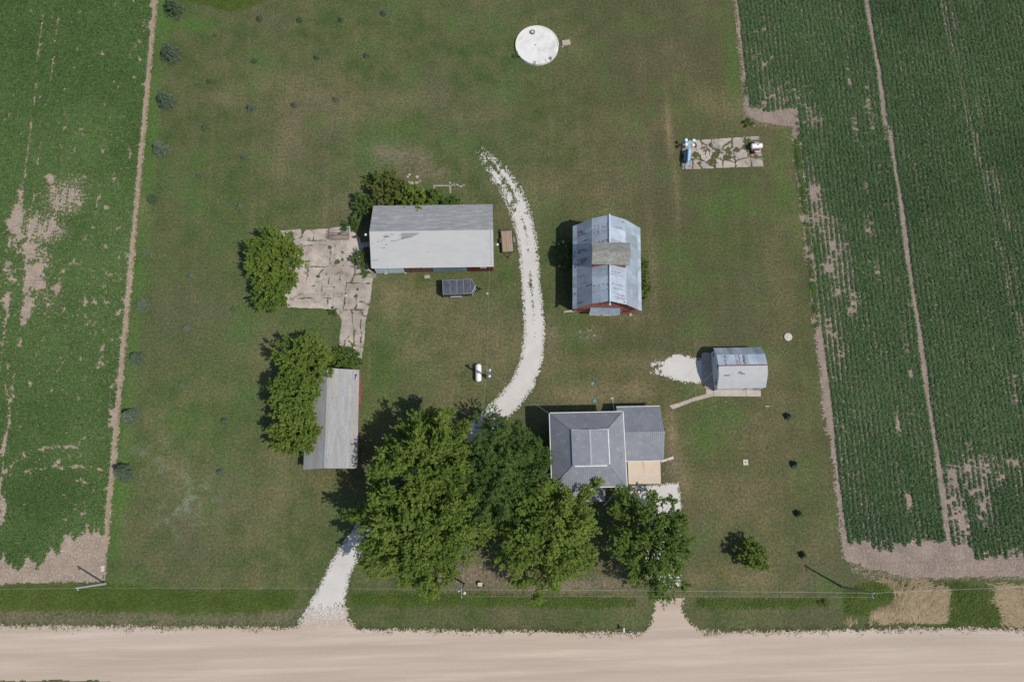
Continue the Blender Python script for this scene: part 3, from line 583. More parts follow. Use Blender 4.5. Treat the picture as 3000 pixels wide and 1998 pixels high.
# ------------------------------------------------------------------ trees
m_bark = M('bark', (.16, .13, .10), (.09, .075, .06), scale=3, stretch=(1, 1, .3), bump=.5)
m_maple = leaf_mat('maple_leaf', (.095, .165, .024), (.310, .400, .080), .40, .2)
m_maple2 = leaf_mat('maple_leaf_deep', (.078, .145, .024), (.250, .340, .068), .40, .2)
m_locust = leaf_mat('locust_leaf', (.072, .130, .028), (.175, .258, .068), .38, .15)
m_olive = leaf_mat('olive_leaf', (.095, .130, .026), (.225, .250, .070), .38, .15)
m_shrub = leaf_mat('shrub_leaf', (.080, .155, .025), (.200, .290, .065), .38, .15)
def tree(name, label, px, py, rx, ry, H, mat, seed, n_leaf, base=.28, nl=22, lobe=.30, tuft=.75, leaf=.15, group=None, spikes=(), cat='tree', gaps=0., ph=None, fine=False, parts=True, lowfill=1.0):
    """crown of radiating boughs; each bough carries side shoots, each shoot a few clusters of leaves"""
    g = np.random.default_rng(seed); hc = H * (base + 1) / 2
    c = Q(px, py, ph if ph is not None else hc); cx, cy = c[0], c[1]
    t = thing(name, label, cat, (cx, cy, 0), group)
    zc = H * (base + (1 - base) * .38); hz = H - zc; lowz = zc - H * base; R = (rx + ry) / 2
    nb = int(max(8, nl * (2.6 if not fine else 3.2)))
    ends = []; big = g.uniform(0, 2 * math.pi, 4)
    for i in range(nb):
        f = (i + .5) / nb; zz = 1 - f * 1.35; a = i * 2.39996 + g.uniform(-.3, .3); rr = math.sqrt(max(0, 1 - min(zz * zz, 1)))
        wob = 1 + .10 * math.sin(2 * a + big[0]) + .09 * math.sin(3 * a + big[1] + 2 * zz) + .06 * math.sin(5 * a + big[2])
        sc = g.uniform(.72, 1.0) * (wob if rr > .3 else 1)
        ends.append((cx + rx * sc * rr * math.cos(a), cy + ry * sc * rr * math.sin(a), zc + (hz if zz > 0 else lowz) * min(sc, 1) * zz, R * lobe * g.uniform(.75, 1.2)))
    for (sx, sy, sz, sr) in spikes:
        for _ in range(3): ends.append((cx + sx + g.normal() * sr * .3, cy + sy + g.normal() * sr * .3, zc + sz + g.normal() * .5, sr * 1.3))
    ends = np.array(ends); root = np.array([cx, cy, zc - lowz * .6]); axis = ends[:, :3] - root; Ln = np.linalg.norm(axis, axis=1)[:, None]; axis /= Ln + 1e-6
    w = ends[:, 3]; nsh = int(n_leaf / (34 if not fine else 22)); bi = g.choice(len(ends), nsh, p=w / w.sum())
    s = 1 - g.random((nsh, 1)) ** 1.6 * .62                       # where along the bough, most near the tip
    side = g.normal(size=(nsh, 3)); side -= axis[bi] * (side * axis[bi]).sum(1)[:, None]; side /= np.linalg.norm(side, axis=1)[:, None] + 1e-6
    br = ends[bi, 3:4]; spreadr = br * (.25 + .9 * (1 - s)) * g.random((nsh, 1)) ** .6
    st = root + axis[bi] * Ln[bi] * s + side * spreadr * 1.1
    d = axis[bi] + side * g.uniform(.15, .8, (nsh, 1)) + np.array([0, 0, .18]); d /= np.linalg.norm(d, axis=1)[:, None]
    tl = tuft * g.uniform(.55, 1.25, (nsh, 1)) * (.75 if fine else 1)
    k = int(n_leaf / nsh); nc = 4; cf = (np.arange(k) % nc + .6) / nc; f = np.clip(cf[None, :, None] + g.normal(size=(nsh, k, 1)) * .06, 0, 1.1)
    cj = g.normal(size=(nsh, nc, 3)) * tuft * .11
    P_ = st[:, None, :] + d[:, None, :] * tl[:, None, :] * f + cj[:, np.arange(k) % nc, :] + g.normal(size=(nsh, k, 3)) * leaf * (.62 if not fine else .9) * np.array([1, 1, .55])
    P_ = P_.reshape(-1, 3); ax = np.repeat(d, k, 0)
    bv = g.random(len(ends)); tone = fbm(st[:, 0], st[:, 1], .35, 2, seed)
    tv = .42 + (bv[bi] - .5) * .30 + (g.random(nsh) - .5) * .30 + (tone - .5) * .5
    v = np.clip(np.repeat(tv, k) + (f.reshape(-1) - .5) * .30 + g.normal(size=len(P_)) * .12, 0, 1)
    ok = P_[:, 2] > .12; P_, ax, v = P_[ok], ax[ok], v[ok]
    V, F = leaves(P_, leaf * g.uniform(.65, 1.15, len(P_)), g, .95, .62, ax)
    npmesh('crown', V, F, mat, parent=t, face_attrs=dict(v=v))
    mb = MB(); r = max(.05, H * .022); tz = zc - lowz * .6
    mb.tube((cx, cy, -.1), (cx, cy, max(.15, tz)), r * 1.35, r * .95, 10)
    for i in range(len(ends)):
        q = ends[i]; m_ = tuple(root + (q[:3] - root) * .5 + np.array([0, 0, -.04 * H * .3]))
        if q[2] > zc - lowz * .4:
            mb.tube((cx, cy, max(.1, tz - .05)), m_, r * .5, r * .24, 5); mb.tube(m_, tuple(root + (q[:3] - root) * .9), r * .24, r * .07, 4)
    mb.build('trunk', m_bark, t); return t
BIG = 'mature maples in the front yard'
tree('maple_tree', 'tall yellow-green maple leaning over the curved limestone drive, left of the dark green tree', 980, 1058, 7.3, 7.8, 15, m_maple, 11, 82000, group=BIG, tuft=.95, leaf=.125)
tree('maple_tree', 'largest maple, broad crown above the ditch just right of the lower limestone drive', 962, 1220, 8.9, 8.7, 15.5, m_maple, 12, 118000, group=BIG, nl=34, lobe=.26, tuft=.95, leaf=.125)
tree('locust_tree', 'dark green finely leaved tree between the house and the tall maple', 1148, 1090, 7.8, 7.8, 13, m_locust, 13, 70000, nl=24, lobe=.33, tuft=.7, leaf=.12, fine=True)
tree('maple_tree', 'maple in front of the porch, one branch reaching over the porch roof', 1262, 1240, 7.8, 7.6, 13, m_maple, 14, 92000, group=BIG, nl=28, lobe=.27, tuft=.95, leaf=.12,
     spikes=[(-2.6, 7.6, 0, 1.6), (-3.3, 9.4, -.5, 1.0), (5.5, 6.0, 0, 1.5), (7.2, 7.4, -.3, 1.0), (.6, 7.3, 0, 1.3)])
tree('maple_tree', 'loose-crowned deeper green maple over the white limestone apron and second entrance', 1500, 1246, 6.5, 7.1, 11.5, m_maple2, 15, 60000, group=BIG, nl=28, lobe=.25, tuft=.9, leaf=.12,
     spikes=[(-3.8, 6.8, 0, 1.3)])
tree('maple_tree', 'larger bright maple on the upper left corner of the cracked concrete yard', 630, 592, 4.9, 4.5, 7.5, m_maple, 16, 36000, nl=24, lobe=.28, tuft=.75, leaf=.12)
tree('box_elder_tree', 'smaller duller tree joined to the maple on the left side of the concrete yard', 622, 668, 3.6, 3.2, 6, m_maple2, 17, 16000, nl=18, lobe=.30, tuft=.7, leaf=.13)
CR = 'row of trees beside the long narrow shed'
tree('maple_tree', 'round bright maple at the upper end of the row behind the long narrow shed', 698, 828, 4.2, 4.6, 9.5, m_maple, 18, 34000, group=CR, tuft=.75, leaf=.12)
tree('maple_tree', 'middle maple of the row behind the long narrow shed', 672, 908, 3.7, 4.2, 9, m_maple2, 19, 30000, group=CR, tuft=.75, leaf=.12)
tree('maple_tree', 'lower maple of the row behind the long narrow shed, over its west eave', 677, 986, 3.4, 4.4, 8.5, m_maple, 20, 30000, group=CR, tuft=.75, leaf=.12)
tree('shrub', 'leafy bush against the upper end wall of the long narrow shed', 794, 822, 3.0, 1.7, 2.6, m_shrub, 21, 6500, base=.05, nl=14, tuft=.4, leaf=.10, cat='shrub')
tree('juniper_tree', 'dense olive-green tree behind the upper left corner of the big grey-roofed shed', 893, 432, 3.4, 3.1, 5.5, m_olive, 22, 13000, base=.08, nl=20, tuft=.5, leaf=.11)
tree('maple_tree', 'bright low maple against the back wall of the big grey-roofed shed', 948, 462, 2.9, 2.5, 5.0, m_maple, 23, 9000, base=.1, nl=14, tuft=.65, leaf=.13)
tree('maple_tree', 'bushy green maple behind the shed, right of the bright one', 992, 458, 1.9, 1.8, 4.2, m_maple2, 24, 4500, base=.1, nl=10, tuft=.55, leaf=.12)
tree('shrub', 'last small bush behind the shed, nearest the white drive', 1038, 464, 1.7, 1.1, 2.2, m_shrub, 25, 2500, base=.05, nl=8, tuft=.4, leaf=.10, cat='shrub')
tree('lilac_bush', 'dark bush spreading off the upper left corner of the big shed', 838, 470, 2.0, 2.2, 3.6, m_locust, 26, 6500, base=.05, nl=12, tuft=.45, leaf=.10, cat='bush')
tree('shrub', 'low bush with a pale rock beside it, left of the olive-green tree', 850, 414, 1.4, 1.3, 1.2, m_shrub, 27, 1800, base=.05, nl=7, tuft=.3, leaf=.09, cat='shrub')
tree('shrub', 'round bush against the left end wall of the big shed', 828, 592, 1.5, 1.5, 2.6, m_locust, 28, 3600, base=.05, nl=10, tuft=.4, leaf=.09, cat='shrub')
tree('shrub', 'low green bush by the lower left corner of the big shed', 841, 628, .9, .8, 1.0, m_shrub, 29, 1100, base=.05, nl=6, tuft=.25, leaf=.08, cat='shrub')
tree('shrub', 'bright bush at the top of the concrete yard beside the rusty hay rake', 808, 517, 1.5, 1.1, 1.6, m_weed, 30, 2200, base=.05, nl=8, tuft=.35, leaf=.09, cat='shrub')
tree('shrub', 'dark shrub in the shade along the left wall of the barn', 1300, 585, 1.3, 2.6, 2.6, m_locust, 31, 4200, base=.05, nl=12, tuft=.4, leaf=.09, cat='shrub')
tree('bush_row', 'low weedy growth along the right wall of the barn', 1482, 640, 1.0, 4.6, 1.3, m_shrub, 32, 3600, base=.03, nl=16, tuft=.3, leaf=.09, cat='weeds')
tree('young_maple', 'small round tree standing alone on the lawn near the lower right', 1727, 1274, 2.3, 2.4, 4.8, m_maple2, 33, 14000, base=.06, nl=26, tuft=.36, leaf=.095, group=None, ph=1.6)
tree('locust_sapling', 'thin open tree over the white drive at the top of the locust', 1120, 962, 2.6, 2.0, 8, m_shrub, 34, 2300, base=.45, nl=9, tuft=.6, leaf=.09)
tree('shrub', 'small clump of bushes at the lower left corner of the concrete spur', 768, 716, .9, .7, .9, m_weed, 35, 900, base=.05, nl=5, tuft=.25, leaf=.08, cat='shrub')
tree('shrub', 'dark weedy clump at the corner where the lawn steps in to the east field', 1722, 282, .9, .8, 1.0, m_locust, 36, 900, base=.05, nl=5, tuft=.25, leaf=.08, cat='shrub')
tree('shrub', 'rounded bush in the grass strip near the second entrance', 1892, 1383, .6, .5, .8, m_shrub, 37, 500, base=.05, nl=4, tuft=.2, leaf=.07, cat='shrub')
tree('shrub', 'weed clump on the left rim of the white concrete disc', 1187, 128, .6, .7, .6, m_locust, 38, 500, base=.05, nl=4, tuft=.2, leaf=.07, cat='shrub')

# spruces: whorls of drooping boughs covered with short needles sprays
m_spruce = leaf_mat('blue_spruce_needles', (.072, .108, .064), (.145, .188, .125), .12, .15)
m_spruce_g = leaf_mat('green_spruce_needles', (.055, .092, .045), (.120, .170, .085), .12, .15)
m_spruce_p = leaf_mat('pale_spruce_needles', (.090, .130, .080), (.175, .225, .150), .12, .15)
def spruce(name, label, px, py, r, H, mat, seed, n_=None, group=None, open_=0., shaded=None):
    g = np.random.default_rng(seed); c = Q(px, py, H * .35); H = H * (1.28 if r > .95 else 1.15); t = thing(name, label, 'spruce' if r > 1 else 'young spruce', (c[0], c[1], 0), group)
    nb = int(20 + 36 * r); P_ = []; AX = []; vv = []; mb = MB()
    mb.tube((c[0], c[1], -.05), (c[0], c[1], H * .95), .03 + .03 * r, .012, 6)
    for b in range(nb):
        f = (b + g.random()) / nb; zb = H * (.06 + .88 * f); bl = r * (1 - f) ** .8 * g.uniform(.8, 1.12) + .05; a = b * 2.39996 + g.uniform(-.3, .3)
        if g.random() < open_: continue
        n = max(8, int((70 if n_ is None else n_) * bl)); q = g.random(n) ** .7
        wx = g.normal(size=n) * .11 * bl * (.4 + q); dx, dy = math.cos(a), math.sin(a)
        P_.append(np.stack([c[0] + dx * bl * q - dy * wx, c[1] + dy * bl * q + dx * wx, zb + .16 * bl * q * (1 - 1.6 * q) + g.normal(size=n) * .03 - .05 * np.abs(wx)], 1))
        AX.append(np.tile([dx, dy, .05], (n, 1))); vv.append(np.clip(g.uniform(.25, .6) + q * .35 + g.normal(size=n) * .1, 0, 1))
        if r > 1: mb.tube((c[0], c[1], zb), (c[0] + dx * bl * .8, c[1] + dy * bl * .8, zb), .02, .008, 4)
    P_ = np.concatenate(P_); AX = np.concatenate(AX); vv = np.concatenate(vv)
    V, F = leaves(P_, (.055 + .03 * min(r, 1.6)) * g.uniform(.7, 1.3, len(P_)), g, .7, .5, AX)
    npmesh('boughs', V, F, mat, parent=t, face_attrs=dict(v=vv)); mb.build('trunk', m_bark, t); return t
SPR = 'spruces planted along the west field edge'
for i, (x, y, r, H, m_, lb, op) in enumerate([(398, 18, 1.7, 3.6, m_spruce_g, 'dark green spruce at the very top of the row along the west field', .1), (391, 123, 1.75, 3.4, m_spruce, 'large dense blue-grey spruce, second from the top of the west row', 0),
        (380, 230, 1.6, 3.2, m_spruce, 'large blue-grey spruce, third from the top of the west row', 0), (367, 341, 1.4, 2.6, m_spruce_p, 'pale blue spruce, fourth from the top of the west row', 0),
        (351, 458, .98, 1.8, m_spruce_g, 'small green spruce with dry grass on its right, fifth in the west row', .15), (337, 583, 1.05, 1.2, m_spruce_p, 'sparse pale spruce with gaps showing the lawn, sixth in the west row', .62),
        (327, 701, 1.2, 1.9, m_spruce_p, 'faint grey-green spruce, seventh in the west row', .15), (315, 824, 1.35, 2.3, m_spruce, 'ragged blue-grey spruce, eighth in the west row', .15),
        (298, 956, 1.45, 2.6, m_spruce_p, 'pale round spruce beside a tan patch, second from the bottom of the west row', .05), (281, 1086, 1.5, 3.2, m_spruce, 'bottom spruce of the west row, with a dark shadow on its upper left', 0)]):
    spruce('blue_spruce', lb, x, y, r, H, m_, 400 + i, group=SPR, open_=op)
YG = 'young spruces planted across the lawn'
seed = 450
for x, y, r, H, m_, lb in [(596, 43, .62, .9, m_spruce_g, 'dark young spruce, leftmost of the four nearest the top edge'), (688, 46, .55, .8, m_spruce_g, 'young spruce, second from the left near the top edge'), (783, 46, .5, .75, m_spruce_g, 'notched dark young spruce, third from the left near the top edge'),
        (882, 30, .62, .9, m_spruce, 'young blue spruce, rightmost and highest of the four near the top edge'), (493, 82, .32, .2, m_spruce_g, 'tiny flat dark seedling near the top left spruce'), (584, 140, .5, .7, m_spruce_g, 'young green spruce, leftmost in the second rank of three'),
        (727, 132, .5, .75, m_spruce_g, 'dark young spruce, middle of the second rank of three'), (843, 127, .62, .9, m_spruce, 'young blue spruce, right end of the second rank, above the white disc level'), (481, 186, .62, .8, m_spruce_g, 'young green spruce alone between the second and third ranks on the left'),
        (575, 248, .82, 1.2, m_spruce, 'largest young blue spruce, left end of the third rank'), (676, 241, .6, .9, m_spruce, 'young blue spruce, middle of the third rank'), (773, 228, .62, .9, m_spruce_p, 'pale young spruce, right end of the third rank'),
        (470, 292, .68, .8, m_spruce_g, 'low dull green spruce inside a ring of dry grass, below the third rank'), (561, 361, .62, .9, m_spruce, 'young spruce halfway between the third rank and the big shed, right of its neighbour'), (457, 402, .55, .7, m_spruce, 'young spruce on the left lawn level with the top of the shed trees'),
        (551, 475, .62, .85, m_spruce_p, 'pale young spruce above the maple on the concrete yard'), (547, 590, .42, .5, m_spruce_p, 'faint young spruce touching the left side of the concrete yard maple'), (439, 636, .55, .8, m_spruce_p, 'pale blue young spruce on the lawn left of the duller yard tree'),
        (535, 711, .45, .4, m_spruce_g, 'tiny brownish spruce below the concrete yard trees'), (428, 754, .65, .8, m_spruce_p, 'pale round young spruce on the lawn left of the shed row, upper of two'), (417, 884, .5, .6, m_spruce_p, 'small pale spruce with a tan spot below it'),
        (516, 968, .6, .9, m_spruce, 'young blue spruce nearest the left side of the shed tree row'), (505, 1085, .5, .7, m_spruce, 'young spruce on the lower left lawn beside the clover patches'),
        (1813, 957, .62, 1.3, m_spruce, 'dark young spruce, top one of four in a line on the right lawn'), (1828, 1067, .62, 1.3, m_spruce, 'young spruce, second of four in a line on the right lawn'), (1837, 1181, .62, 1.3, m_spruce_g, 'young spruce, third of four in a line on the right lawn'), (1847, 1276, .55, 1.2, m_spruce_g, 'young spruce, bottom one of four, near the tip of the utility pole shadow')]:
    seed += 1; spruce('young_spruce', lb, x, y, r, H, m_, seed, n_=150, group=YG)

# ================================================================== BUILDINGS
g = np.random.default_rng(99)
m_metalroof = M('grey_roof_metal', (.215, .226, .257), (.255, .267, .297), scale=.6, detail=6, c3=(.33, .335, .345), s3=1.3, t3=(.56, .72), stretch3=(1, 1, .4), grain=.05, gscale=3, rough=.50, spec=.45, vary=.10)
m_white = M('white_paint', (.78, .78, .77), (.68, .68, .67), scale=2, rough=.5)
m_siding = M('white_siding', (.72, .74, .76), (.62, .65, .69), scale=1.2, rough=.7, stretch=(1, 1, 4))
m_glass = M('window_glass', (.03, .04, .05), None, rough=.12, spec=.6)
m_opening_shade = M('dark_opening', (.035, .03, .03), None)  # near-black colour standing in for the shade inside openings
def tin(name, dark, light, rust=(.25, .12, .075), amt=.66, st=(1, 3, 1), rough=.5):
    return M(name, dark, light, scale=.6, detail=5, c3=rust, s3=1.1, t3=(amt, amt + .07), stretch3=st, rough=rough, spec=.45, vary=.30, metal=.15, bump=.1, bscale=14)
m_tin = tin('galvanised_barn_tin', (.32, .375, .44), (.43, .49, .56), amt=.68)
m_rust = M('rust', (.27, .135, .085), (.19, .085, .05), scale=4, rough=.9, vary=.3)
m_red = M('faded_barn_red', (.37, .125, .10), (.26, .085, .07), scale=2.5, detail=5, stretch=(3, 3, .3), c3=(.40, .26, .22), s3=1.6, t3=(.56, .70), vary=.25)
m_red2 = M('dark_red_metal', (.16, .030, .032), (.11, .024, .026), scale=2, rough=.5, vary=.25)
m_brick = M('weathered_red_boards', (.20, .085, .07), (.15, .10, .085), scale=3, stretch=(4, 4, .4), vary=.35)
m_bluemetal = M('blue_grey_metal', (.24, .32, .38), (.18, .25, .31), scale=2, rough=.45, spec=.5, vary=.15)
m_whitemetal = M('pale_blue_white_metal', (.62, .72, .78), (.50, .60, .68), scale=2, rough=.45, vary=.12)
m_shN = M('shaded_grey_shingles', (.36, .36, .36), (.25, .255, .26), scale=1.6, detail=5, stretch=(.35, 3.0, 1), c3=(.42, .41, .40), s3=.9, t3=(.52, .66), stretch3=(.5, 2.2, 1), rough=.9, grain=.12, gscale=6, bump=.2, bscale=9)  # streaked back slope, coloured darker to carry its shade from the sun
m_shS = M('lit_grey_shingles', (.475, .475, .468), (.44, .442, .44), scale=.7, detail=5, stretch=(.5, 2, 1), c3=(.49, .475, .45), s3=.4, rough=.9, grain=.06, gscale=9, bump=.15, bscale=9)  # same roof's sunlit front slope, its brighter light put into the colour
m_shG = M('pale_garage_shingles', (.48, .475, .475), (.43, .43, .44), scale=.9, detail=5, rough=.9, grain=.07, gscale=10, bump=.15, bscale=9)
m_crib = M('weathered_roll_roofing', (.335, .31, .285), (.35, .375, .385), scale=1.3, detail=7, stretch=(1.5, .10, 1), lo=.36, hi=.64, c3=(.27, .27, .265), s3=2.6, t3=(.52, .70), stretch3=(1.6, .22, 1), rough=.75, grain=.14, gscale=6, vary=.09, bump=.15, bscale=9)
m_shake = M('mossy_wood_shakes', (.29, .295, .265), (.19, .185, .155), scale=1.1, detail=6, stretch=(.6, 2.2, 1), c3=(.36, .375, .36), s3=3, t3=(.5, .66), stretch3=(.5, 3.5, 1), grain=.25, gscale=7, bump=.4, bscale=9)
m_shingle_gap = M('torn_shingle_felt', (.12, .12, .12), (.09, .09, .095), scale=3)
m_pole = M('weathered_pole_wood', (.30, .27, .25), (.22, .20, .19), scale=3, stretch=(1, 1, .2))
m_black = M('black_rubber', (.02, .02, .022), None, rough=.8)
m_steel = M('galvanised_steel', (.55, .58, .62), (.45, .48, .52), scale=4, rough=.4, metal=.5)
m_deck = M('trailer_planks', (.40, .30, .215), (.31, .235, .17), scale=2, stretch=(4, .3, 1), vary=.22)
m_stone = M('pale_rock', (.44, .38, .33), (.32, .28, .25), scale=3, vary=.3, bump=.4)

def clipline(poly, p, d):
    """part of line p+t*d inside convex 2-D polygon"""
    t0, t1 = -1e9, 1e9; n = len(poly); ar = _area(poly)
    for i in range(n):
        a, b = poly[i], poly[(i + 1) % n]; ex, ey = b[0] - a[0], b[1] - a[1]
        nx, ny = (-ey, ex) if ar > 0 else (ey, -ex)
        den = nx * d[0] + ny * d[1]; num = nx * (p[0] - a[0]) + ny * (p[1] - a[1])
        if abs(den) < 1e-9:
            if num < 0: return None
        else:
            t = -num / den
            if den > 0: t0 = max(t0, t)
            else: t1 = min(t1, t)
    return (t0, t1) if t1 > t0 + .05 else None
def ribbed(mb, pts, spacing, along, h=.035, w=.045, t=.08):
    """roof slab plus raised ribs running along direction 'x' or 'y' (plan)"""
    mb.plate(pts, t); P0, P1, P2 = (Vector(p) for p in pts[:3]); nn = (P1 - P0).cross(P2 - P0).normalized()
    if nn.z < 0: nn = -nn
    zf = lambda x, y: P0.z - (nn.x * (x - P0.x) + nn.y * (y - P0.y)) / nn.z
    pl = [(p[0], p[1]) for p in pts]; d = (0, 1) if along == 'y' else (1, 0)
    lo = min(p[0 if along == 'y' else 1] for p in pl); hi = max(p[0 if along == 'y' else 1] for p in pl)
    k = math.ceil((lo + .02) / spacing)
    while k * spacing < hi - .02:
        c = k * spacing; p = (c, 0) if along == 'y' else (0, c); r = clipline(pl, p, d)
        if r:
            a = (p[0] + d[0] * (r[0] + .01), p[1] + d[1] * (r[0] + .01)); b = (p[0] + d[0] * (r[1] - .01), p[1] + d[1] * (r[1] - .01))
            e = (w / 2, 0) if along == 'y' else (0, w / 2)
            v = []
            for q in (a, b): v += [(q[0] - e[0] * 1.5, q[1] - e[1] * 1.5, zf(q[0] - e[0] * 1.5, q[1] - e[1] * 1.5)), (q[0], q[1], zf(*q) + h), (q[0] + e[0] * 1.5, q[1] + e[1] * 1.5, zf(q[0] + e[0] * 1.5, q[1] + e[1] * 1.5))]
            mb.add(v, [(0, 1, 4, 3), (1, 2, 5, 4)], .35)
        k += 1
def window(parent, x, y, z, w, h, face, frame=m_white, name='window', glass=m_glass, local=False):
    """face: n,s,e,w side the window looks to"""
    s = {'n': 1, 's': -1, 'e': 1, 'w': -1}[face]
    f, gl = MB(), MB()
    if face in 'ns':
        f.box(x - w / 2 - .08, x + w / 2 + .08, min(y, y + s * .05), max(y, y + s * .05), z - .08, z + h + .08)
        gl.box(x - w / 2, x + w / 2, min(y + s * .052, y + s * .07), max(y + s * .052, y + s * .07), z, z + h)
        f.box(x - w / 2 - .02, x + w / 2 + .02, min(y + s * .072, y + s * .09), max(y + s * .072, y + s * .09), z + h / 2 - .025, z + h / 2 + .025)
    else:
        f.box(min(x, x + s * .05), max(x, x + s * .05), y - w / 2 - .08, y + w / 2 + .08, z - .08, z + h + .08)
        gl.box(min(x + s * .052, x + s * .07), max(x + s * .052, x + s * .07), y - w / 2, y + w / 2, z, z + h)
        f.box(min(x + s * .072, x + s * .09), max(x + s * .072, x + s * .09), y - w / 2 - .02, y + w / 2 + .02, z + h / 2 - .025, z + h / 2 + .025)
    fo = f.build(name, frame, parent, local=local); gl.build('pane' if name == 'window' else 'panel', glass, fo, local=local); return fo

# ---------------------------------------------------------------- farmhouse
H_ = thing('farmhouse', 'two-storey farmhouse with grey ribbed metal hip roof, flat-topped centre and a lower side wing', 'house', (13.5, 10, 0))
ev = 6.15; E0, E1, N0, N1 = 8.15, 18.95, 4.60, 15.38; it = 8.45; ix0, ix1, iy0, iy1 = 11.02, 16.15, 7.55, 12.55
mb = MB(); mb.box(8.6, 18.5, 5.05, 14.95, 0, ev - .1); mb.build('wall', m_siding, H_)
mb = MB(); cNW, cNE, cSE, cSW = (E0, N1, ev), (E1, N1, ev), (E1, N0, ev), (E0, N0, ev); iNW, iNE, iSE, iSW = (ix0, iy1, it), (ix1, iy1, it), (ix1, iy0, it), (ix0, iy0, it)
ribbed(mb, [cNE, cNW, iNW, iNE], .30, 'y'); ribbed(mb, [cSW, cSE, iSE, iSW], .30, 'y'); ribbed(mb, [cNW, cSW, iSW, iNW], .30, 'x'); ribbed(mb, [cSE, cNE, iNE, iSE], .30, 'x')
roof = mb.build('roof', m_metalroof, H_)
for a, b in ((cNW, iNW), (cNE, iNE), (cSE, iSE), (cSW, iSW)):
    mb = MB(); mb.tube((a[0], a[1], a[2] + .02), (b[0], b[1], b[2] + .02), .06, .06, 6); mb.build('hip_cap', m_metalroof, roof)
mb = MB(); xm = 13.62; a_, b_ = 8.66, 8.92
ribbed(mb, [(ix0 - .05, iy0 - .05, a_), (xm, iy0 - .05, b_), (xm, iy1 + .05, b_), (ix0 - .05, iy1 + .05, a_)], .30, 'x', t=.06)
ribbed(mb, [(xm + .004, iy0 - .05, b_), (ix1 + .05, iy0 - .05, a_), (ix1 + .05, iy1 + .05, a_), (xm + .004, iy1 + .05, b_)], .30, 'x', t=.06)
top = mb.build('upper_roof', m_metalroof, H_)
mb = MB(); mb.box(ix0 + .03, ix1 - .03, iy0 + .03, iy1 - .03, it - .3, a_ - .07)
mb.face([(ix0 + .03, iy0 + .029, a_ - .07), (ix1 - .03, iy0 + .029, a_ - .07), (xm, iy0 + .029, b_ - .07)]); mb.build('curb', m_metalroof, H_)
mb = MB(); mb.box(xm - .12, xm + .12, iy0 - .06, iy1 + .06, b_ - .01, b_ + .04); mb.build('ridge_cap', M('pale_ridge_metal', (.36, .39, .43), None, rough=.45), top)
mb = MB(); mb.box(ix1 + .055, ix1 + .19, iy0 + .1, iy1 + .06, a_ - .09, a_ + .03); mb.box(ix0 + .25, ix1 - .25, iy0 - .20, iy0 - .055, a_ - .09, a_ + .02)
mb.box(ix0 - .05, ix1 + .05, iy1 + .052, iy1 + .10, a_ - .06, a_ + .03); mb.build('white_trim', m_white, top)
mb = MB(); t = .10
mb.box(E0 - t, E0 - .002, N0, N1, ev - .16, ev + .0); mb.box(E1 + .002, E1 + t, N0, N1, ev - .16, ev + .0); mb.box(E0, E1, N1 + .002, N1 + t, ev - .16, ev + .0); mb.box(E0, E1, N0 - t, N0 - .002, ev - .16, ev + .0)
mb.build('gutter', m_white, H_)
for x, z in ((10, .9), (12.2, .9), (15.2, .9), (10, 3.7), (13.6, 3.7), (17, 3.7)): window(H_, x, 14.95, z, .9, 1.4, 'n')
for x, z in ((9.8, .9), (17.4, .9), (10, 3.7), (13.6, 3.7), (17, 3.7)): window(H_, x, 5.05, z, .9, 1.4, 's')
for y, z in ((7, .9), (10, .9), (13, .9), (7, 3.7), (12.6, 3.7)): window(H_, 8.6, y, z, .9, 1.4, 'w')
for y in (6.6, 11.0): window(H_, 18.5, y, 3.7, .9, 1.4, 'e')
window(H_, 13.8, 5.05, .25, .95, 2.05, 's', name='door', glass=m_siding)
# side wing
mb = MB(); mb.box(18.503, 24.85, 8.85, 16.15, 0, 2.85)
mb.add([(24.85, 8.85, 2.85), (24.85, 16.15, 2.85), (24.85, 12.45, 4.85)], [(0, 1, 2)]); mb.build('wing_wall', m_siding, H_)
mb = MB(); we, wr = 2.95, 5.0
ribbed(mb, [(18.52, 12.42, wr), (25.15, 12.42, wr), (25.15, 16.55, we), (18.52, 16.55, we)], .30, 'y'); ribbed(mb, [(18.52, 8.42, we), (25.2, 8.42, we), (25.2, 12.41, wr), (18.52, 12.41, wr)], .30, 'y')
wr_ = mb.build('wing_roof', m_metalroof, H_)
mb = MB(); mb.box(18.52, 25.2, 12.33, 12.50, wr - .01, wr + .035); mb.build('ridge_cap', m_metalroof, wr_)
mb = MB(); mb.box(18.52, 25.15, 16.553, 16.64, we - .14, we + .01); mb.build('wing_gutter', m_white, H_)
mb = MB(); mb.box(18.52, 25.2, 8.34, 8.417, we - .14, we + .01); mb.build('wing_gutter', m_white, H_)
window(H_, 21, 16.15, .9, .9, 1.2, 'n'); window(H_, 23.2, 16.15, .9, .9, 1.2, 'n'); window(H_, 22, 8.85, .25, 2.6, 2.1, 's', name='garage_door', glass=m_white)
mb = MB(); mb.box(24.855, 25.55, 10.35, 11.35, 1.5, 2.1); mb.build('air_conditioner', m_whitemetal, H_)
# downspout run on the ground with splash block
mb = MB(); mb.tube((18.62, 16.4, .12), (18.42, 18.2, .10), .06, .06, 8); mb.build('drain_pipe', m_steel, H_)
mb = MB(); mb.box(18.15, 18.65, 18.2, 18.5, 0, .12); mb.build('splash_block', m_stone, H_)
mb = MB(); mb.tube((8.5, 5.0, .12), (7.3, 5.15, .08), .07, .07, 8); mb.build('drain_pipe', m_white, H_)
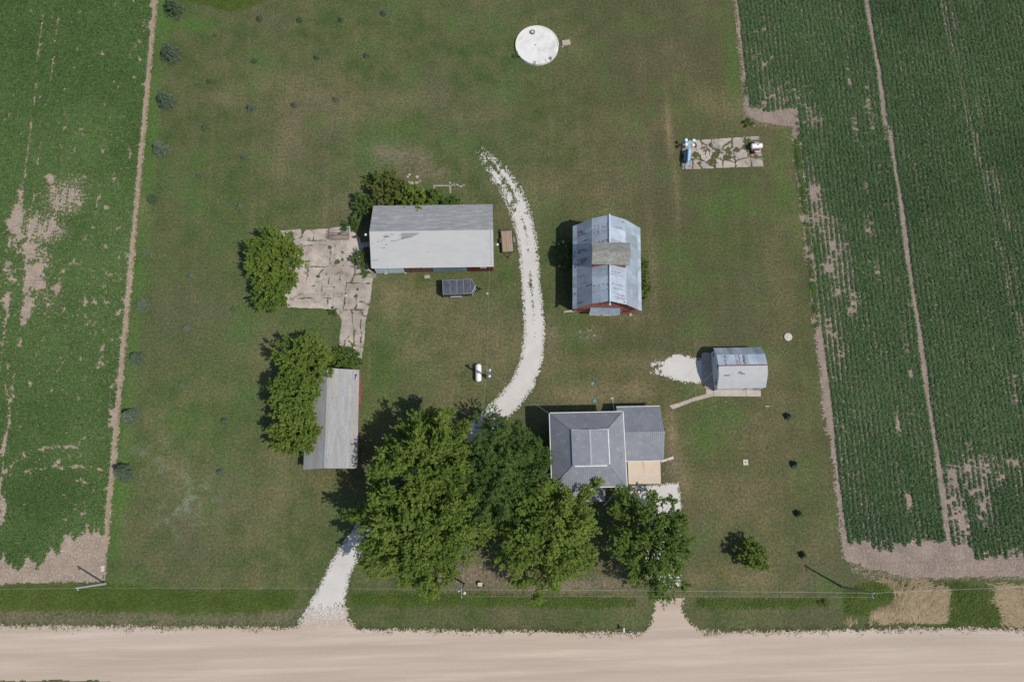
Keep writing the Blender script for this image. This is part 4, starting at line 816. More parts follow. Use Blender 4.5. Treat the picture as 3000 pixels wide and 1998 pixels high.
# porch
mb = MB(); mb.box(11.5, 16.0, 2.9, 5.04, 0, .35); mb.build('porch_floor', m_path, H_)
mb = MB(); ribbed(mb, [(11.3, 2.6, 2.75), (16.2, 2.6, 2.75), (16.2, 5.04, 3.2), (11.3, 5.04, 3.2)], .30, 'y'); pr = mb.build('porch_roof', m_metalroof, H_)
mb = MB(); mb.box(11.18, 11.297, 2.6, 4.6, 2.7, 3.03); mb.build('white_trim', m_white, pr)
for x in (11.6, 13.0, 14.6, 15.9):
    mb = MB(); mb.tube((x, 3.0, .35), (x, 3.0, 2.72), .07, .07, 8); mb.build('porch_post', m_white, H_)
# stone edging strips beside the house
def rocks(name, pts, size, label, cat, group=None, mat=m_stone, zs=.5, seed=5):
    gg = np.random.default_rng(seed)
    for i, p in enumerate(pts):
        mb = MB(); s = size * gg.uniform(.7, 1.35); n = 7; vs = []
        for k, (rr, zz) in enumerate([(.8, -.1), (1, .25), (.85, .7), (.4, 1.0)]):
            for j in range(n):
                a = 2 * math.pi * j / n + gg.uniform(-.25, .25); r = rr * s * gg.uniform(.75, 1.15); vs.append((p[0] + r * math.cos(a), p[1] + r * math.sin(a) * .8, zz * s * zs * gg.uniform(.85, 1.1)))
        fs = [(k * n + j, k * n + (j + 1) % n, (k + 1) * n + (j + 1) % n, (k + 1) * n + j) for k in range(3) for j in range(n)] + [tuple(3 * n + j for j in range(n))]
        mb.add(vs, fs, gg.random()); o = mb.build(name, mat); setp(o, label[i] if isinstance(label, list) else label, cat, group)
X_ = [(19.55 + g.normal() * .12, y) for y in np.arange(5.0, 8.3, .16)]
mb = MB()
for x, y in X_:
    for _ in range(3):
        s = g.uniform(.05, .11); xx, yy = x + g.normal() * .14, y + g.normal() * .06; mb.lathe([(s, 0), (s * .9, s * .6), (s * .3, s * .9)], (xx, yy, .0), 6, a=g.random())
o = mb.build('river_rock_bed', m_stone); setp(o, 'narrow bed of mixed stones between house wall and patio slab', 'rock bed', kind='stuff')
mb = MB()
for k in range(60):
    t = k / 59; x = 16.4 + 1.9 * math.sin(t * 1.45); y = 2.2 + 2.6 * t; s = g.uniform(.08, .16); mb.lathe([(s, 0), (s * .9, s * .6), (s * .3, s * .9)], (x + g.normal() * .05, y, 0), 6, a=g.random())
o = mb.build('stone_edging', m_stone); setp(o, 'curved pale stone edging by the porch under the maple', 'edging', kind='stuff')

# ---------------------------------------------------------------- big shed
S_ = thing('machine_shed', 'long grey-shingled machine shed with white, red and blue-grey metal front', 'shed', (-9, 44, 0))
x0, x1, yr, ys, yn, hr, he = -18.78, .34, 44.12, 39.02, 49.35, 6.0, 3.65
mb = MB(); wx0, wx1, wy0, wy1 = -18.5, .2, 39.42, 49.05; zr = hr - .12; ze = he - .02
zs_ = lambda y: ze + (zr - ze) * (1 - abs(y - yr) / (5.1 if y < yr else 5.23))
mb.box(wx0, wx1, wy1 - .1, wy1, 0, zs_(wy1)); mb.box(wx0, wx1, wy0 + .02, wy0 + .1, 0, zs_(wy0) - .02)
for xx in (wx0, wx1): mb.add([(xx, wy0, 0), (xx, wy1, 0), (xx, wy1, zs_(wy1)), (xx, yr, zr), (xx, wy0, zs_(wy0))], [(0, 1, 2, 3, 4)])
mb.build('wall', m_brick, S_)
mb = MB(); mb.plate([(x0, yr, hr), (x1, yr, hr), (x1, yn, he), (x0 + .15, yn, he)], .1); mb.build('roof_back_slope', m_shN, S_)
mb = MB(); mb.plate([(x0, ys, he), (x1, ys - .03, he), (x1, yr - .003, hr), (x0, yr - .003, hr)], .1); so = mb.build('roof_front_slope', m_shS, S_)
def on_slope(mb, u0, u1, v, w, a=.5):  # patches lying on the front slope, v = distance up
    f = lambda vv: (ys + (yr - ys) * vv, he + (hr - he) * vv + .012)
    (ya, za), (yb, zb) = f(v), f(v + w); mb.plate([(u0, ya, za), (u1, ya, za), (u1, yb, zb), (u0, yb, zb)], .01, a)
mb = MB()
Px = lambda zx: G(1000 + zx / 3.92, 550 + 550 / 3.92, 5.7)[0]
def row(zy): return 1 - (zy - 503) / (918 - 503)
for z0, z1, zy in [(685, 900, 530), (690, 880, 541), (664, 855, 552), (690, 830, 563), (700, 812, 573), (688, 790, 575), (684, 756, 584), (665, 720, 592), (632, 660, 605), (566, 628, 615), (510, 525, 535), (560, 572, 531), (572, 603, 542), (478, 545, 556),
                   (490, 560, 563), (486, 528, 572), (478, 496, 601), (448, 463, 610), (412, 430, 619), (345, 365, 639), (500, 520, 656), (458, 500, 692), (342, 402, 832), (972, 990, 751), (1735, 1748, 824)]:
    on_slope(mb, Px(z0), Px(z1), row(zy) - .008, .013)
mb.build('missing_shingles', m_shingle_gap, so)
mb = MB(); mb.box(-10.9, x1, ys - .09, ys - .035, he - .1, he + .02); mb.box(-18.7, -11, ys - .06, ys - .004, he - .14, he - .02); mb.build('fascia', m_white, S_)
mb = MB(); mb.box(x1 - .28, x1 + .03, ys, yr, 0, 0) if False else None
mb = MB(); mb.tube((-.05, yr, hr + .03), (-.05, ys, he + .03), .025, .025, 5); mb.build('conduit', m_steel, S_)
def clad(name, xa, xb, y, z0, z1, mat, step=.25, dz=0, a=.5, depth=.04):
    mb = MB(); n = max(1, round((xb - xa) / step)); w = (xb - xa) / n
    for i in range(n):
        xx = xa + i * w; mb.box(xx + .004, xx + w * .5, y - depth, y, z0, z1, g.random()); mb.box(xx + w * .5 + .002, xx + w - .002, y - depth * .45, y, z0, z1, g.random())
    return mb.build(name, mat, S_)
clad('white_metal_door', -18.45, -13.95, wy0 - .12, .1, 3.3, m_whitemetal, .27)
clad('red_board_wall', -13.93, -9.35, wy0, .0, 3.45, m_brick, .22)
clad('blue_metal_door', -9.3, -6.6, wy0 - .06, .1, 3.3, m_bluemetal, .25); clad('blue_metal_door', -6.58, -3.95, wy0 - .06, .1, 3.3, m_bluemetal, .25)
clad('red_metal_wall', -3.93, .18, wy0, .0, 3.5, m_red2, .23)
window(S_, -1.35, wy0 - .06, 1.6, .8, .6, 's')
mb = MB(); mb.box(-10.8, -9.9, 38.3, 38.85, 0, .12); o = mb.build('door_step', m_stone); setp(o, 'pale concrete block lying in front of the red boards of the big shed', 'step')
mb = MB(); mb.box(-17.2, -16.7, 39.02, 39.25, 0, .4); o = mb.build('bumper_block', m_stone); setp(o, 'small pale block at the foot of the white metal door, left one', 'block')
mb = MB(); mb.box(-14.0, -13.6, 39.05, 39.25, 0, .4); o = mb.build('bumper_block', m_stone); setp(o, 'small pale block at the right edge of the white metal door', 'block')
mb = MB(); mb.box(-19.3, -18.6, 38.5, 39.2, 0, .1, .2); mb.tube((-19.4, 39.4, .5), (-18.5, 38.6, .1), .06); o = mb.build('scrap_boards', m_pole); setp(o, 'grey boards leaning at the lower left corner of the big shed', 'boards')
def yardlight(px, h, wallx, label):
    c = G(*px, h); t = thing('yard_light', label, 'light', (c[0], c[1], 0)); mb = MB(); mb.tube((wallx, c[1], h - .1), (c[0], c[1], h), .03, .03, 6); mb.build('arm', m_steel, t)
    mb = MB(); mb.lathe([(.20, h - .2), (.22, h - .05), (.12, h + .06), (.03, h + .1)], (c[0], c[1], 0), 12); mb.build('shade', m_white, t, smooth=True)
yardlight((1071, 687), 4.6, -18.5, 'white yard light on a short arm off the left end wall of the big shed'); yardlight((1457, 716), 3.9, .2, 'white yard light on an arm off the right end wall of the big shed')

# ---------------------------------------------------------------- barn
B_ = thing('barn', 'red gambrel barn with patched blue-grey tin roof and rust rows', 'barn', (17.75, 32.15, 0), rz=rad(-2.5))
prof = [(-5.38, 4.35), (-4.78, 4.95), (-2.75, 7.65), (-.30, 9.35), (2.42, 7.65), (4.70, 4.95), (5.30, 4.35)]
v0, v1 = -.75, 12.85
wp = [(-4.85, 0), (4.85, 0), (4.85, 4.45), (2.4, 7.45), (-.3, 9.15), (-2.7, 7.45), (-4.85, 4.45)]
mb = MB(); n_ = len(wp)
for vv in (0.0, 12.1): mb.add([(u, vv, z) for u, z in wp], [tuple(range(n_))], .5)
for i in (1, 6):
    a, b = wp[i], wp[(i + 1) % n_]; mb.add([(a[0], 0, a[1]), (b[0], 0, b[1]), (b[0], 12.1, b[1]), (a[0], 12.1, a[1])], [(0, 1, 2, 3)])
mb.build('wall', m_red, B_, local=True)
mb = MB()   # horizontal drop siding boards on the near gable
for k in range(30):
    z0, z1 = k * .3, k * .3 + .28; zc = z0 + .3
    def half(z, s):
        q = [(4.85, 0), (4.85, 4.4), (2.4 if s > 0 else 2.7, 7.4), (-.3 if s > 0 else .3, 9.05)]
        for (ua, za), (ub, zb) in zip(q[:-1], q[1:]):
            if za <= z <= zb + 1e-6: return ua + (ub - ua) * (z - za) / (zb - za + 1e-9)
        return None
    l, r = half(zc, -1), half(zc, 1)
    if l is None or r is None or zc > 8.9: continue
    mb.box(-l + .03, r - .03, -.05 - .004 * (k % 2), -.003, z0 + .01, z1, g.random())
mb.build('gable_siding', m_red, B_, local=True)
roof = None
for i in range(6):
    (ua, za), (ub, zb) = prof[i], prof[i + 1]; mb = MB(); nv = 21
    lift = .0
    mb.plate([(ua, v0 + .02, za - .045), (ub, v0 + .02, zb - .045), (ub, v1 - .02, zb - .045), (ua, v1 - .02, za - .045)], .05, .3)
    ns = 2 if i in (1, 2, 3, 4) else 1
    tone = np.repeat(g.random(nv // 3 + 1), 3)[:nv]
    for j in range(nv):
        for q in range(ns):
            if i in (2, 3): tn = .45 + .55 * tone[j]
            elif i in (0, 5): tn = .5 + .5 * g.random()
            else: tn = .15 + .5 * (.6 * tone[j] + .4 * g.random())
            f0, f1 = q / ns, (q + 1) / ns; ov = .004 * ((j + q) % 2)
            p = lambda f, v: (ua + (ub - ua) * f, v, za + (zb - za) * f + ov + (-.02 if q == 0 and ns == 2 else 0) * 0)
            A, Bv = v0 + (v1 - v0) * j / nv, v0 + (v1 - v0) * (j + 1) / nv - .004
            mb.face([p(f0, A), p(f1, A), p(f1, Bv), p(f0, Bv)], tn + g.normal() * .06)
    nm = {0: 'eave_flare', 5: 'eave_flare', 1: 'lower_slope', 4: 'lower_slope', 2: 'upper_slope', 3: 'upper_slope'}[i]
    o = mb.build(nm, m_tin, B_, local=True)
    # rust marks
    mb = MB()
    def mark(f, v, df, dv):
        p = lambda f_, v_: (ua + (ub - ua) * f_, v_, za + (zb - za) * f_ + .012)
        mb.face([p(f, v), p(f + df, v), p(f + df, v + dv), p(f, v + dv)], g.random())
    if i == 2:
        for v, dens in ((12.5, .4), (11.5, .7), (11.0, 1), (10.35, 1), (8.75, 1), (1.9, 1), (3.5, .5), (1.15, .5), (.8, .3)):
            for c in (.12, .36, .6, .84):
                for _ in range(int(5 * dens)): mark(c + g.uniform(-.07, .07), v + g.normal() * .09, g.uniform(.02, .05), g.uniform(.05, .17))
            if dens > .6: mark(.05, v - .3, .85, .025)
        for _ in range(14): mark(g.uniform(.78, .92), g.uniform(7.9, 8.5), .06, .06)
    if i == 3:
        for v, a_, b_ in ((12.2, .75, .95), (11.15, .2, .8), (8.9, .1, .95), (8.6, .5, .95), (3.9, .05, .6), (3.5, .05, .9), (2.0, .1, .8), (1.35, .2, .85), (.45, .4, .95), (.05, .1, .95), (-.15, .4, .95), (-.5, .8, .97)):
            mark(a_, v, b_ - a_, .03)
            for _ in range(9): mark(g.uniform(a_, b_ - .05), v + .03, g.uniform(.02, .06), g.uniform(.04, .14))
    if i == 1:
        for v, a_, b_, w_ in ((10.7, .0, .5, .9), (7.9, .05, .6, .35), (8.2, .1, .5, .2), (6.5, 0, .55, .3), (5.9, 0, .35, .5), (9.6, .1, .7, .06), (2.8, .2, .7, .06), (2.2, .6, .95, .12), (4.0, .1, .5, .08), (-.2, .05, .4, .2), (6.1, .3, .6, .6)):
            for _ in range(int(10 + 70 * w_ * (b_ - a_))): mark(g.uniform(a_, b_), v + g.uniform(0, w_), g.uniform(.02, .10), g.uniform(.03, .16))
    if i == 0:
        for v in (7.6, 8.2, 6.2, 3.0, 2.5, 1.6, 6.0, 5.8):
            for _ in range(9): mark(g.uniform(.05, .8), v + g.uniform(-.2, .3), .15, g.uniform(.04, .16))
    if mb.f: mb.build('rust_marks', m_rust, o, local=True)
mb = MB(); mb.tube((-.3, v0 - .05, 9.42), (-.3, v1 + .05, 9.42), .13, .13, 8); rc = mb.build('ridge_cap', m_whitemetal, B_, local=True)
mb = MB()   # cross gable cupola on the ridge
ca0, ca1, cb0, cb1, cz, cp = -2.75, 2.25, 4.95, 7.8, 10.25, 11.0
cm = (cb0 + cb1) / 2
mb.box(ca0, ca1, cb0, cb1, 7.2, cz - .02)
for u in (ca0, ca1): mb.add([(u, cb0, cz - .02), (u, cb1, cz - .02), (u, cm, cp - .08)], [(0, 1, 2)])
cu = mb.build('cupola', m_red, B_, local=True)
mb = MB(); mb.plate([(ca0 - .35, cb0 - .32, cz - .12), (ca1 + .32, cb0 - .32, cz - .12), (ca1 + .40, cm, cp), (ca0 - .35, cm, cp)], .07)
mb.plate([(ca0 - .35, cm + .003, cp), (ca1 + .40, cm + .003, cp), (ca1 + .32, cb1 + .32, cz - .12), (ca0 - .35, cb1 + .32, cz - .12)], .07)
for k in range(7):
    f = (k + .5) / 7; y_ = cb0 - .32 + (cm - cb0 + .32) * f; z_ = cz - .12 + (cp - cz + .12) * f
    mb.box(ca0 - .33, ca1 + .3, y_ - .012, y_ + .012, z_, z_ + .035)
mb.build('cupola_roof', m_shake, cu, local=True)
mb = MB(); mb.tube((-.3, v0 - .45, 9.25), (-.3, v0, 9.25), .07, .07, 6); mb.lathe([(.05, 8.9), (.16, 9.0), (.16, 9.2), (.05, 9.3)], (-.3, v0 - .45, 0), 8); mb.build('hay_hook', m_whitemetal, B_, local=True)
mb = MB(); mb.plate([(-2.6, -.95, 2.45), (2.2, -.95, 2.45), (2.25, -.06, 3.05), (-2.35, -.06, 3.05)], .06)
for k in range(16): xx = -2.45 + k * .295; mb.add([(xx - .03, -.94, 2.453), (xx, -.94, 2.5), (xx + .03, -.94, 2.453), (xx - .03, -.07, 3.053), (xx, -.07, 3.1), (xx + .03, -.07, 3.053)], [(0, 1, 4, 3), (1, 2, 5, 4)])
mb.build('door_canopy', m_bluemetal, B_, local=True)
mb = MB(); mb.box(-2.0, -.15, -.12, -.06, 0, 2.4); mb.box(-.1, 1.9, -.12, -.06, 0, 2.4); mb.build('sliding_door', m_red2, B_, local=True)
mb = MB(); mb.box(-.85, -.1, -.09, -.06, 6.1, 7.3); mb.box(.15, .35, -.09, -.06, 6.5, 6.9); mb.box(-1.35, -1.1, -.09, -.06, 5.0, 5.5); mb.box(-.6, -.4, -.09, -.06, 5.0, 5.4); mb.build('hay_door', m_opening_shade, B_, local=True)  # dark blocks on the gable, shade of the openings painted on
for u in (-3.75, 3.45): window(B_, u, -.055, 1.2, .8, .7, 's', frame=m_red2, local=True)
for v in (2.5, 6.0, 9.5): window(B_, 4.85, v, 1.3, .7, .6, 'e', frame=m_red2, local=True); window(B_, -4.85, v, 1.3, .7, .6, 'w', frame=m_red2, local=True)
c = GL([(1550 + x / h4, 580 + y / h4) for x, y in [(725, 1392), (1085, 1397), (1075, 1418), (1010, 1424), (870, 1428), (790, 1420), (730, 1422)]])
mb = MB(); mb.plate([(p[0], p[1], .10) for p in c][::-1], .1); o = mb.build('door_apron', m_conc); setp(o, 'crumbling pale concrete apron at the barn door', 'slab')
c = G(1550 + 1225 / h4, 580 + 1414 / h4); mb = MB(); mb.box(c[0] - .22, c[0] + .25, c[1] - .2, c[1] + .22, 0, .2); o = mb.build('concrete_block', m_stone); setp(o, 'single grey block near the lower right corner of the barn', 'block')
a, b = G(1550 + 415 / h4, 580 + 1383 / h4), G(1550 + 562 / h4, 580 + 1370 / h4); mb = MB(); mb.plate([(a[0], a[1] - .12, .3), (b[0], b[1] - .2, .5), (b[0], b[1] + .25, .5), (a[0], a[1] + .1, .3)], .08); o = mb.build('loose_plank', m_path); setp(o, 'long pale plank sticking out from the lower left corner of the barn', 'plank')

# ---------------------------------------------------------------- garage
Gg = thing('garage', 'small garage with curved white shingle roof in front and rusty tin behind', 'garage', (38, 22.3, 0))
gp = [(25.58, 2.3), (24.18, 3.75), (22.35, 4.42), (21.0, 4.15), (20.05, 3.45), (19.14, 2.6)]
gx0, gx1 = 34.22, 41.72
xo = [0.05, 0, 0, 0, 0, .05]
mb = MB(); yw0, yw1 = 19.20, 25.35
wpg = [(yw0, 0), (yw1, 0), (yw1, 2.25), (24.1, 3.65), (22.35, 4.32), (21.0, 4.05), (20.05, 3.35), (yw0, 2.52)]
for xx in (34.45, 41.5): mb.add([(xx, y, z) for y, z in wpg], [tuple(range(len(wpg)))])
mb.box(34.45, 41.5, yw0, yw0 + .08, 0, 2.5); mb.box(34.45, 41.5, yw1 - .08, yw1, 0, 2.25); mb.build('wall', m_siding, Gg)
for i in range(5):
    (ya, za), (yb, zb) = gp[i], gp[i + 1]
    if i < 2:
        mb = MB(); n = 11
        mb.plate([(gx0 + .02, yb, zb - .03), (gx0 + .02, ya, za - .03), (gx1 - .02, ya, za - .03), (gx1 - .02, yb, zb - .03)][::-1], .04, .3)
        for j in range(n):
            xa, xb = gx0 + (gx1 - gx0) * j / n, gx0 + (gx1 - gx0) * (j + 1) / n; mb.face([(xa, ya, za), (xa, yb, zb), (xb - .004, yb, zb), (xb - .004, ya, za)], g.uniform(.1, .9) if i == 0 else g.uniform(.45, .95))
        o = mb.build('tin_slope', m_tin, Gg)
        if i == 1:
            mb = MB()
            for xx, a_ in ((35.35, .0), (37.1, 0), (37.55, 0), (38.15, .0), (38.35, .1), (35.65, .5)):
                for _ in range(26 if a_ < .4 else 4):
                    f = g.uniform(a_, .95); w_ = g.uniform(.02, .09); h_ = g.uniform(.04, .14); q = lambda ff: (yb + (ya - yb) * ff, zb + (za - zb) * ff + .012)
                    x_ = xx + g.normal() * .05; (yq, zq), (yr_, zr_) = q(f), q(min(1, f + h_)); mb.face([(x_, yr_, zr_), (x_ + w_, yr_, zr_), (x_ + w_, yq, zq), (x_, yq, zq)], g.random())
            mb.build('rust_marks', m_rust, o)
mb = MB()
for i in (2, 3, 4):
    (ya, za), (yb, zb) = gp[i], gp[i + 1]; mb.plate([(gx0, yb, zb), (gx1, yb, zb), (gx1, ya, za), (gx0, ya, za)], .06)
sl = mb.build('shingle_slope', m_shG, Gg)
mb = MB(); gy = lambda f: (gp[2][0] + (gp[3][0] - gp[2][0]) * f, gp[2][1] + (gp[3][1] - gp[2][1]) * f + .012)
for xa, xb, f in ((34.98, 35.85, 1.02), (35.8, 36.05, .97), (35.0, 35.85, 1.10), (37.1, 37.9, .80), (37.25, 37.75, .72), (37.35, 37.6, .66), (37.2, 38.2, .88), (37.6, 38.2, .95)):
    (ya, za), (yb, zb) = gy(f), gy(f + .05); mb.face([(xa, yb, zb), (xb, yb, zb), (xb, ya, za), (xa, ya, za)])
mb.build('missing_shingles', m_shingle_gap, sl)
mb = MB(); mb.box(gx0, gx1, 22.28, 22.42, 4.42, 4.47); mb.build('ridge_strip', m_red2, Gg)
mb = MB(); mb.box(38.95, 39.0, yw0 - .06, yw0 - .005, .1, 2.2); mb.box(40.3, 41.1, yw0 - .05, yw0 - .003, .8, 1.9); mb.build('side_window', m_glass, Gg)
mb = MB()
mb.box(34.38, 34.447, 21.0, 24.0, .1, 2.3); mb.build('garage_door', m_whitemetal, Gg)
window(Gg, 34.45, 22.4, 2.95, .6, .7, 'w'); window(Gg, 34.45, 24.6, 1.2, .55, .7, 'w'); window(Gg, 34.45, 20.2, 1.2, .55, .7, 'w')
mb = MB(); mb.lathe([(.16, 2.6), (.18, 2.7), (.05, 2.8)], (34.2, 20.55, 0), 10); mb.build('wall_light', m_steel, Gg)

# ---------------------------------------------------------------- long narrow shed
C_ = thing('corn_crib', 'long narrow shed with streaked grey and tan roof and red walls', 'shed', (-24.5, 15.5, 0))
cx0, cx1, cy0, cy1, xr, zr, ze = -28.25, -20.35, 8.15, 22.95, -24.75, 5.15, 3.15
mb = MB(); mb.box(cx0 + .3, cx1 - .34, cy0 + .2, cy1 - .2, 0, ze - .02)
for yy in (cy0 + .2, cy1 - .2): mb.add([(cx0 + .3, yy, ze - .02), (cx1 - .34, yy, ze - .02), (xr, yy, zr - .12)], [(0, 1, 2)])
mb.build('wall', m_red, C_)
def strips(nm, xa, za, xb, zb):
    mb = MB(); n = 9; lo = (xa, za), (xb, zb)
    p = [(xa, cy0, za - .02), (xb, cy0, zb - .02), (xb, cy1, zb - .02), (xa, cy1, za - .02)]
    mb.plate(p, .07)
    for i in range(n):
        f0, f1 = i / n, (i + 1) / n; ov = .003 * (i % 2)
        q = lambda f, y: (xa + (xb - xa) * f, y, za + (zb - za) * f + ov)
        m = 7
        for j in range(m):
            ya, yb = cy0 + (cy1 - cy0) * j / m, cy0 + (cy1 - cy0) * (j + 1) / m; mb.face([q(f0, ya), q(f1, ya), q(f1, yb), q(f0, yb)], .5 + g.normal() * .22)
    return mb.build(nm, m_crib, C_)
strips('west_slope', cx0, ze, xr, zr); es = strips('east_slope', xr, zr, cx1, ze)
mb = MB(); mb.box(xr - .03, xr + .30, cy0, cy1, zr - .0, zr + .05); mb.build('ridge_cap', m_crib, C_)
mb = MB(); q = lambda x, y: (x, y, zr + (ze - zr) * (x - xr) / (cx1 - xr) + .012)
mb.face([q(-20.98, 21.4), q(-20.85, 21.35), q(-20.78, 22.0), q(-20.86, 22.4), q(-20.99, 22.05)]); mb.face([q(-20.95, 22.1), q(-20.7, 22.0), q(-20.66, 22.2), q(-20.9, 22.35)]); mb.build('roof_hole', m_opening_shade, es)  # flat dark faces on the slope, the hole's inner shade as colour
mb = MB()
for _ in range(12): x_, y_ = -20.9 + g.normal() * .12, 21.9 + g.normal() * .35; mb.face([q(x_, y_), q(x_ + .07, y_), q(x_ + .07, y_ + .12), q(x_, y_ + .1)])
mb.build('splinters', m_white, es)
mb = MB(); mb.box(cx1 - .335, cx1 - .06, 17.8, 22.7, .2, 2.9, .8); mb.build('red_side_panel', m_red, C_)

# ================================================================== OBJECTS
# enclosed cargo trailer
T = thing('cargo_trailer', 'black enclosed cargo trailer with pale roof edge and pointed nose', 'trailer', (-5.2, 36.2, 0), rz=rad(1.6))
m_blackpaint = M('black_trailer_side', (.035, .030, .027), (.05, .042, .036), scale=2, rough=.35, spec=.5)
m_troof = M('dull_trailer_roof', (.060, .068, .088), (.10, .11, .135), scale=.9, detail=5, stretch=(1.5, 1, 1), lo=.4, hi=.6, rough=.45, spec=.4, bump=.25, bscale=1.6)
foot = [(-2.52, -1.15), (1.98, -1.15), (2.62, 0), (1.98, 1.15), (-2.52, 1.15)]
mb = MB(); mb.plate([(x, y, 2.2) for x, y in foot], 1.88); mb.build('body', m_blackpaint, T, local=True)
mb = MB(); mb.plate([(x * .985, y * .97, 2.235) for x, y in foot], .03); rf = mb.build('roof', m_troof, T, local=True)
mb = MB()
for x in (-1.35, -.3, .75, 1.85): mb.box(x - .018, x + .018, -1.08, 1.08, 2.236, 2.25)
mb.build('roof_seam', m_steel, rf, local=True)
mb = MB()
for i in range(5):
    a, b = foot[i], foot[(i + 1) % 5]; mb.tube((a[0], a[1], 2.2), (b[0], b[1], 2.2), .035, .035, 6); mb.tube((a[0], a[1], .32), (b[0], b[1], .32), .022, .022, 6); mb.tube((a[0], a[1], .32), (a[0], a[1], 2.2), .022, .022, 6)
mb.build('corner_trim', m_steel, T, local=True)
mb = MB(); mb.box(.72, 1.55, -1.185, -1.152, .65, 2.0); dr = mb.build('side_door', m_blackpaint, T, local=True)
mb = MB(); mb.box(.66, .69, -1.185, -1.155, .6, 2.05); mb.box(1.58, 1.61, -1.185, -1.155, .6, 2.05); mb.box(.66, 1.61, -1.185, -1.155, 2.07, 2.1); mb.build('door_frame', m_steel, dr, local=True)
mb = MB(); mb.plate([(2.02, -1.2, .95), (2.67, -.03, .95), (2.64, -.0, .95), (2.0, -1.16, .95)], .45); mb.build('stone_guard', m_steel, T, local=True)
m_emb = M('faded_emblem', (.22, .13, .08), None)
mb = MB()
pts = [(-1.25 + .9 * t, -1.157, 1.55 + .08 * math.sin(t * 14) + .10 * math.sin(math.pi * t)) for t in np.linspace(0, 1, 22)]; mb.path(pts, .015, 4)
pts = [(-.8 + .45 * math.cos(a), -1.157, 1.45 + .16 * math.sin(a)) for a in np.linspace(0, 2 * math.pi, 24)]; mb.path(pts, .012, 4); mb.build('side_emblem', m_emb, T, local=True)
for s in (-1, 1):
    mb = MB(); mb.box(-1.45, .35, min(s * 1.16, s * 1.33), max(s * 1.16, s * 1.33), .66, .72); mb.box(-1.45, -1.3, min(s * 1.16, s * 1.33), max(s * 1.16, s * 1.33), .5, .66); mb.box(.2, .35, min(s * 1.16, s * 1.33), max(s * 1.16, s * 1.33), .5, .66); mb.build('fender', m_steel, T, local=True)
    for x in (-.95, -.15):
        mb = MB(); mb.lathe([(.16, -.1), (.33, -.1), (.36, -.05), (.36, .05), (.33, .1), (.16, .1)], (x, s * 1.2, .36), 20, 'y'); w = mb.build('wheel', m_black, T, local=True)
        mb = MB(); mb.lathe([(.02, -.06), (.16, -.09), (.16, .09), (.02, .06)], (x, s * 1.2, .36), 12, 'y'); mb.build('rim', m_steel, w, local=True)
mb = MB(); mb.tube((2.1, -.7, .42), (3.45, 0, .42), .045); mb.tube((2.1, .7, .42), (3.45, 0, .42), .045); mb.tube((3.2, 0, .0), (3.2, 0, .75), .04); mb.lathe([(.06, .38), (.09, .45), (.05, .52)], (3.55, 0, 0), 8); mb.build('tongue', m_black, T, local=True)
a = G(1260 + 820 / 4.9, 800 + 292 / 4.9); rocks('small_board', [(a[0], a[1])], .18, 'small tan chip of wood on the lawn ahead of the black trailer', 'debris', zs=.3)

# flatbed trailer
F_ = thing('flatbed_trailer', 'wooden-decked flatbed trailer parked beside the big shed', 'trailer', (2.62, 44.2, 0), rz=rad(3.2))
mb = MB()
for k in range(11): x = -.88 + k * .16; mb.box(x, x + .15, -1.8, 1.75, .66, .71, g.random())
mb.build('plank_deck', m_deck, F_, local=True)
m_frame = M('dark_frame_paint', (.05, .045, .045), (.09, .07, .06), scale=3, rough=.6)
mb = MB(); mb.box(-.96, -.89, -1.85, 1.8, .55, .82); mb.box(.89, .96, -1.85, 1.8, .55, .82); mb.box(-.96, .96, -1.92, -1.855, .55, .72); mb.box(-.9, .9, -1.8, 1.7, .56, .64)
for y in (-1.5, -.9, -.3, .3, .9, 1.5):
    for s in (-1, 1): mb.box(min(s * .965, s * 1.0), max(s * .965, s * 1.0), y - .1, y + .1, .7, .8)
mb.build('frame', m_frame, F_, local=True)
m_gate = M('brown_gate_mesh', (.17, .12, .10), (.12, .085, .07), scale=6, vary=.2)
mb = MB()
for k in range(13): mb.box(-.92 + k * .15, -.88 + k * .15, 1.82, 2.16, .74, .80, g.random())
for k in range(4): mb.box(-.94, .94, 1.84 + k * .09, 1.88 + k * .09, .801, .83)
mb.build('tailgate', m_gate, F_, local=True)
for s in (-1, 1):
    mb = MB(); mb.lathe([(.14, -.1), (.29, -.1), (.32, -.05), (.32, .05), (.29, .1), (.14, .1)], (s * 1.1, .15, .32), 18, 'x'); w = mb.build('wheel', m_black, F_, local=True)
    mb = MB(); mb.lathe([(.02, -.06), (.14, -.09), (.14, .09), (.02, .06)], (s * 1.1, .15, .32), 12, 'x'); mb.build('rim', m_bluemetal, w, local=True)
    mb = MB(); mb.box(min(s * 1.0, s * 1.22), max(s * 1.0, s * 1.22), -.25, .55, .66, .70); mb.build('fender', m_frame if s < 0 else m_bluemetal, F_, local=True)
mb = MB(); mb.tube((-.6, -1.9, .5), (0, -2.75, .5), .04); mb.tube((.6, -1.9, .5), (0, -2.75, .5), .04); mb.tube((0, -2.6, 0), (0, -2.6, .75), .04); mb.tube((0, -2.75, .5), (0, -2.95, .5), .06); mb.build('tongue', m_frame, F_, local=True)

